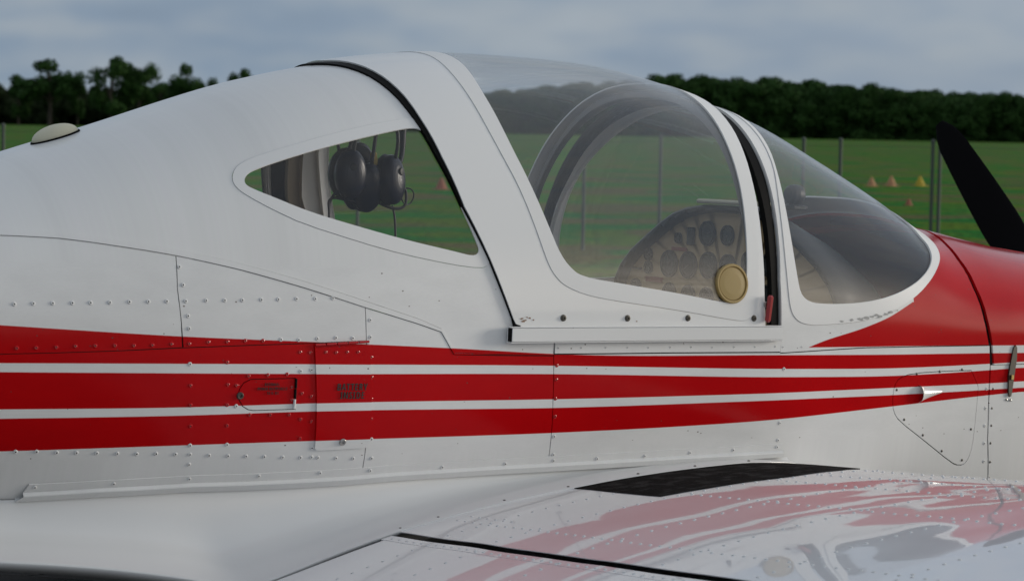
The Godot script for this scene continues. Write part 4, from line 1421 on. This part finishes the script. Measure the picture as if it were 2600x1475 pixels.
# ---------------------------------------------------------------- headsets on their hook
func headsets() -> void:
	var specs := [
		{"label": "navy pilot headset hanging nearest the canopy hoop, mic boom below", "near": Vector3(-0.150, 0.418, 0.09), "far": Vector3(-0.225, 0.40, 0.03), "boom": true},
		{"label": "black pilot headset hanging behind the navy one, beside the grey post", "near": Vector3(-0.275, 0.430, 0.08), "far": Vector3(-0.225, 0.43, -0.04), "boom": false},
		{"label": "black pilot headset hanging lowest, between the other two", "near": Vector3(-0.212, 0.395, 0.07), "far": Vector3(-0.175, 0.45, -0.06), "boom": false}]
	for s in specs:
		var h := thing("pilot_headset", s.label, "headset", Vector3.ZERO, "headsets hanging in the cabin")
		h.transform = plane.transform * Transform3D(Basis(), Vector3(0.04, 0, 0))
		var body: Material = M.navy_plastic
		for e in ["near", "far"]:
			var c: Vector3 = s[e]
			var face: Vector3 = ((s.near - s.far) * (1.0 if e == "near" else -1.0)).normalized()
			face = (face + Vector3(0, 0, 0.9 if e == "near" else -0.9)).normalized()
			var x := face.cross(Vector3.UP).normalized()
			var turn := Basis(x, face, x.cross(face))
			var st := begin()
			var prof := []
			for k in 9:
				var w := PI / 2 * k / 8.0
				prof.append(Vector2(sin(w) * 0.046, 0.012 + 0.030 * cos(w)))
			prof.append(Vector2(0.046, 0.0))
			prof.append(Vector2(0.0, 0.0))
			lathe(st, c, turn, prof, 24, Vector3(1.0, 1, 1.55))
			var cup := part("ear_cup", st.commit(), body, h)
			st = begin()
			lathe(st, c - face * 0.001, turn, [Vector2(0.0, 0.0), Vector2(0.045, 0.0), Vector2(0.050, -0.009), Vector2(0.045, -0.022), Vector2(0.030, -0.024), Vector2(0.0, -0.014)], 24, Vector3(1.0, 1, 1.5))
			part("ear_cushion", st.commit(), M.dark_plastic, cup)
			st = begin()
			lathe(st, c + face * 0.036 + Vector3(0, 0.02, 0), turn, [Vector2(0.0, 0.008), Vector2(0.010, 0.007), Vector2(0.012, 0.0)], 12)
			part("ear_knob", st.commit(), M.dark_plastic, cup)
		# headband over the hook, with its pad
		var top: Vector3 = (s.near + s.far) / 2.0
		top = Vector3(lerpf(top.x, -0.19, 0.5), 0.645, 0.03)
		var n: Vector3 = s.near
		var f: Vector3 = s.far
		var st := begin()
		tube(st, bezier([n + Vector3(0, 0.02, 0.012), n + Vector3(0.01, 0.13, 0.02), top + Vector3(0.02, 0, 0.02), f + Vector3(-0.01, 0.12, -0.02), f + Vector3(0, 0.02, -0.012)], 24), 0.0055, 8)
		part("headband", st.commit(), M.dark_plastic, h)
		st = begin()
		tube(st, bezier([top + Vector3(0.035, -0.045, 0.03), top, top + Vector3(-0.03, -0.05, -0.035)], 10), 0.016, 10)
		part("head_pad", st.commit(), M.dark_plastic, h)
		if s.boom:
			st = begin()
			tube(st, bezier([n + Vector3(0.03, -0.01, 0.01), Vector3(-0.095, 0.385, 0.09), Vector3(-0.098, 0.345, 0.09), Vector3(-0.14, 0.338, 0.09), Vector3(-0.20, 0.362, 0.08), Vector3(-0.245, 0.392, 0.07)], 30), 0.0042, 8)
			part("mic_boom", st.commit(), M.cable, h)
			st = begin()
			lathe(st, Vector3(-0.195, 0.360, 0.08), Basis(Vector3.FORWARD, 1.15), [Vector2(0.0, 0.034), Vector2(0.008, 0.03), Vector2(0.011, 0.01), Vector2(0.010, -0.02), Vector2(0.0, -0.03)], 14)
			part("microphone", st.commit(), M.dark_plastic, h)
			st = begin()
			tube(st, bezier([Vector3(-0.135, 0.345, 0.085), Vector3(-0.127, 0.30, 0.09), Vector3(-0.13, 0.20, 0.1), Vector3(-0.16, 0.0, 0.12), Vector3(-0.1, -0.3, 0.1)], 20), 0.0034, 7)
			part("cable", st.commit(), M.cable, h)
			st = begin()
			var loop := []
			for k in 17:
				var w := TAU * k / 16.0
				loop.append(Vector3(-0.088 + 0.021 * cos(w), 0.372 + 0.024 * sin(w), 0.088 + 0.004 * sin(w * 2.0)))
			tube(st, loop, 0.0022, 6)
			part("cable_loop", st.commit(), M.cable, h)
			st = begin()
			tube(st, bezier([n + Vector3(0.032, 0.05, 0.0), Vector3(-0.100, 0.50, 0.07), Vector3(-0.088, 0.57, 0.05)], 10), [0.006, 0.007, 0.008, 0.008, 0.008, 0.008, 0.008, 0.009, 0.009, 0.010, 0.012], 8)
			part("band_slider", st.commit(), M.dark_plastic, h)
			st = begin()
			box(st, Vector3(-0.200, 0.475, 0.085), Vector3(0.020, 0.040, 0.012), Basis(Vector3.FORWARD, -0.2), 0.004)
			part("volume_box", st.commit(), M.yellow_label, h)
		else:
			st = begin()
			tube(st, bezier([n + Vector3(-0.025, -0.045, 0.0), Vector3(-0.325, 0.36, 0.07), Vector3(-0.335, 0.30, 0.08), Vector3(-0.34, 0.1, 0.1), Vector3(-0.25, -0.3, 0.1)], 20), [0.009, 0.008, 0.006, 0.005, 0.004, 0.0034, 0.0034, 0.0034, 0.0034, 0.0034, 0.0034, 0.0034, 0.0034, 0.0034, 0.0034, 0.0034, 0.0034, 0.0034, 0.0034, 0.0034, 0.0034], 7)
			part("cable", st.commit(), M.cable, h)

# ---------------------------------------------------------------- fence, markers, trees
func background() -> void:
	var galv := mat("galvanised", lin(0.055, 0.070, 0.062), 0.7)
	var fence := thing("wire_fence", "low wire fence on grey steel posts behind the aircraft", "fence", Vector3(13.6, 0, -18.75))
	var along := Vector3(0.838, 0, 0.545)
	var st := begin()
	tube(st, [Vector3(0, -0.2, 0), Vector3(0, 1.44, 0)], 0.022, 10)
	lathe(st, Vector3(0, 1.44, 0), Basis(), [Vector2(0.0, 0.02), Vector2(0.018, 0.012), Vector2(0.026, 0.0), Vector2(0.026, -0.03)], 10)
	var post := st.commit()
	for s in [-14.0, -10.6, -7.25, -2.82, 0.0, 0.95, 2.73, 3.19, 4.34, 4.43, 6.9, 9.5, 12.0]:
		var o := part("post", post, galv, fence)
		o.position = along * s
	for h in [1.36, 0.9, 0.45]:
		st = begin()
		var line := []
		for k in 27: line.append(along * (-14.0 + k) + Vector3(0, h - 0.004 * (k % 3), 0))
		tube(st, line, 0.002, 5)
		part("wire", st.commit(), galv, fence)
	# markers on the field
	var marks := [[43.69, -47.5, 0.34, "orange", "orange cone marker on the grass, leftmost of the row of three"], [44.5, -47.55, 0.38, "orange", "orange cone marker on the grass, middle of the row of three"], [45.69, -47.61, 0.38, "yellow", "yellow cone marker on the grass, rightmost of the row"], [31.9, -32.92, 0.19, "red", "small red cone marker nearer than the row of three"], [26.83, -43.95, 0.36, "red", "red cone marker on the grass seen through the rear window"]]
	mat("marker_orange", lin(0.36, 0.19, 0.09), 0.8)
	mat("marker_yellow", lin(0.38, 0.28, 0.02), 0.8)
	mat("marker_red", lin(0.26, 0.09, 0.05), 0.8)
	for k in marks:
		var t := thing("marker_cone", k[4], "marker", Vector3(k[0], 0, k[1]), "cone markers on the airfield grass")
		st = begin()
		lathe(st, Vector3.ZERO, Basis(), [Vector2(0.0, 0.80 * k[2]), Vector2(0.06 * k[2], 0.80 * k[2]), Vector2(0.42 * k[2], 0.06 * k[2])], 16)
		part("cone", st.commit(), M["marker_" + k[3]], t)
		st = begin()
		box(st, Vector3(0, 0.03 * k[2], 0), Vector3(k[2], 0.06 * k[2], k[2]), Basis(), 0.01)
		part("cone_base", st.commit(), M["marker_" + k[3]], t)
	trees()

func leaf_crown(lobes: Array, count: int, size: float) -> ArrayMesh:
	# leaf sprays spread through several lobes, thicker towards the outside
	var st := begin()
	for c in count:
		var l: Array = lobes[rng.randi() % lobes.size()]
		var d := Vector3(rng.randfn(), rng.randfn(), rng.randfn()).normalized()
		var p: Vector3 = l[0] + d * l[1] * pow(rng.randf(), 0.4)
		var n := (d + Vector3(rng.randfn(), rng.randfn(), rng.randfn()) * 0.5).normalized()
		var a := n.cross(Vector3(rng.randfn(), rng.randfn(), rng.randfn())).normalized() * size * rng.randf_range(0.5, 1.2)
		var b := n.cross(a.normalized()) * size * rng.randf_range(0.35, 0.8)
		tri(st, [p - a, p + b, p + a], [n, n, n])
		tri(st, [p - a, p + a, p - b], [n, n, n])
	return st.commit()

func trunk_mesh(tall: float, lobes: Array) -> ArrayMesh:
	var st := begin()
	var r := tall * 0.018
	tube(st, [Vector3(0, -0.3, 0), Vector3(0.1, tall * 0.25, 0.05), Vector3(-0.05, tall * 0.5, 0.1), Vector3(0.1, tall * 0.8, 0)], [r * 1.3, r, r * 0.75, r * 0.3], 8)
	for l in lobes:
		tube(st, [Vector3(0, tall * rng.randf_range(0.3, 0.55), 0), (l[0] as Vector3) * Vector3(0.5, 0.9, 0.5), l[0]], [r * 0.5, r * 0.35, r * 0.12], 6)
	return st.commit()

func trees() -> void:
	var leaf := mat("leaf", lin(0.026, 0.062, 0.015), 0.8)
	leaf.metallic_specular = 0.2
	var dusk := mat("leaf_dark", lin(0.022, 0.034, 0.014), 0.85)
	dusk.metallic_specular = 0.2
	var bark := mat("bark", lin(0.06, 0.05, 0.04), 0.95)
	# shapes: lobes as (offset, radii) for a tree of height 1 scaled later
	var kinds := []
	for k in 5:
		var lobes := []
		var n := [13, 11, 12, 11, 14][k] as int
		for i in n:
			var h := rng.randf_range(0.22, 0.88)
			var spread := 0.21 * sqrt(maxf(0.05, 1.0 - pow((h - 0.58) / 0.42, 2.0)))
			var w := rng.randf() * TAU
			lobes.append([Vector3(cos(w) * spread, h, sin(w) * spread) * 20.0, Vector3(0.16, 0.14, 0.16) * 20.0 * rng.randf_range(0.7, 1.15)])
		kinds.append([leaf_crown(lobes, 3400, 0.62), trunk_mesh(20.0, lobes)])
	# separate trees on the left skyline: direction, distance, height, width
	var eye := Vector3(-3.544, 0, 5.97)
	var singles := [
		[0.3650, 700.0, 13.5, 1.0, "low tree cut by the left edge of the picture"],
		[0.3765, 690.0, 17.0, 1.75, "broad round-crowned tree nearest the left edge, beside a slim one"],
		[0.3868, 705.0, 14.5, 0.55, "slim short tree between the broad tree and the tall pair"],
		[0.3990, 680.0, 18.2, 1.05, "tall round-headed tree, left one of the close pair"],
		[0.4094, 685.0, 18.4, 0.95, "tall round-headed tree, right one of the close pair"],
		[0.4175, 720.0, 12.5, 1.4, "low spreading tree right of the tall pair"],
		[0.4272, 690.0, 16.8, 0.95, "lone round-headed tree in the middle of the left tree line"],
		[0.4345, 700.0, 13.5, 0.7, "small dark tree right of the lone round-headed tree"],
		[0.4458, 695.0, 16.2, 0.8, "round-headed tree just left of the aircraft's spine"],
		[0.4555, 705.0, 13.6, 1.0, "low tree partly hidden by the aircraft's spine"]]
	var i := 0
	for s in singles:
		var dir := Vector3(s[0], 0, -sqrt(1.0 - s[0] * s[0]))
		var t := thing("tree", s[4], "tree", eye + dir * s[1], "trees on the left skyline")
		t.scale = Vector3(s[2] * s[3], s[2] * 1.1, s[2] * s[3]) / 20.0
		t.rotation.y = rng.randf() * TAU
		part("crown", kinds[i % 5][0], leaf, t)
		part("trunk", kinds[i % 5][1], bark, t)
		i += 1
	# the closed wood behind them and along the right: nobody could count its trees
	wood("far_wood_left", "low dark wood behind the separate trees on the left", 0.02, 0.50, 760.0, 10.8, 12.6, 900, kinds[1][0], dusk)
	wood("far_wood", "dense dark wood that closes the field on the right", 0.50, 0.93, 690.0, 15.9, 16.6, 1250, kinds[0][0], leaf)

func wood(called: String, label: String, from: float, to: float, away: float, low: float, high: float, count: int, crown: Mesh, m: Material) -> void:
	var eye := Vector3(-3.544, 0, 5.97)
	var mm := MultiMesh.new()
	mm.transform_format = MultiMesh.TRANSFORM_3D
	mm.mesh = crown
	mm.instance_count = count
	for k in count:
		var s := lerpf(from, to, (k + rng.randf()) / count)
		var dir := Vector3(s, 0, -sqrt(1.0 - s * s))
		var h := rng.randf_range(low, high)
		if called == "far_wood": h *= profile_right(s)
		var b := Basis(Vector3.UP, rng.randf() * TAU).scaled(Vector3(h * 0.060, h * 0.062, h * 0.060))
		mm.set_instance_transform(k, Transform3D(b, eye + dir * (away + rng.randf_range(0.0, 60.0)) - Vector3(0, h * rng.randf_range(0.14, 0.5), 0)))
	var mi := MultiMeshInstance3D.new()
	mi.name = called
	mi.multimesh = mm
	mi.material_override = m
	add_child(mi)
	tag(mi, label, "wood", "", "stuff")

func profile_right(s: float) -> float:
	# the wood's top sinks slowly towards both ends
	return 1.06 - 3.2 * clampf(s - 0.625, 0.0, 0.13) - 5.5 * maxf(0.0, 0.595 - s)
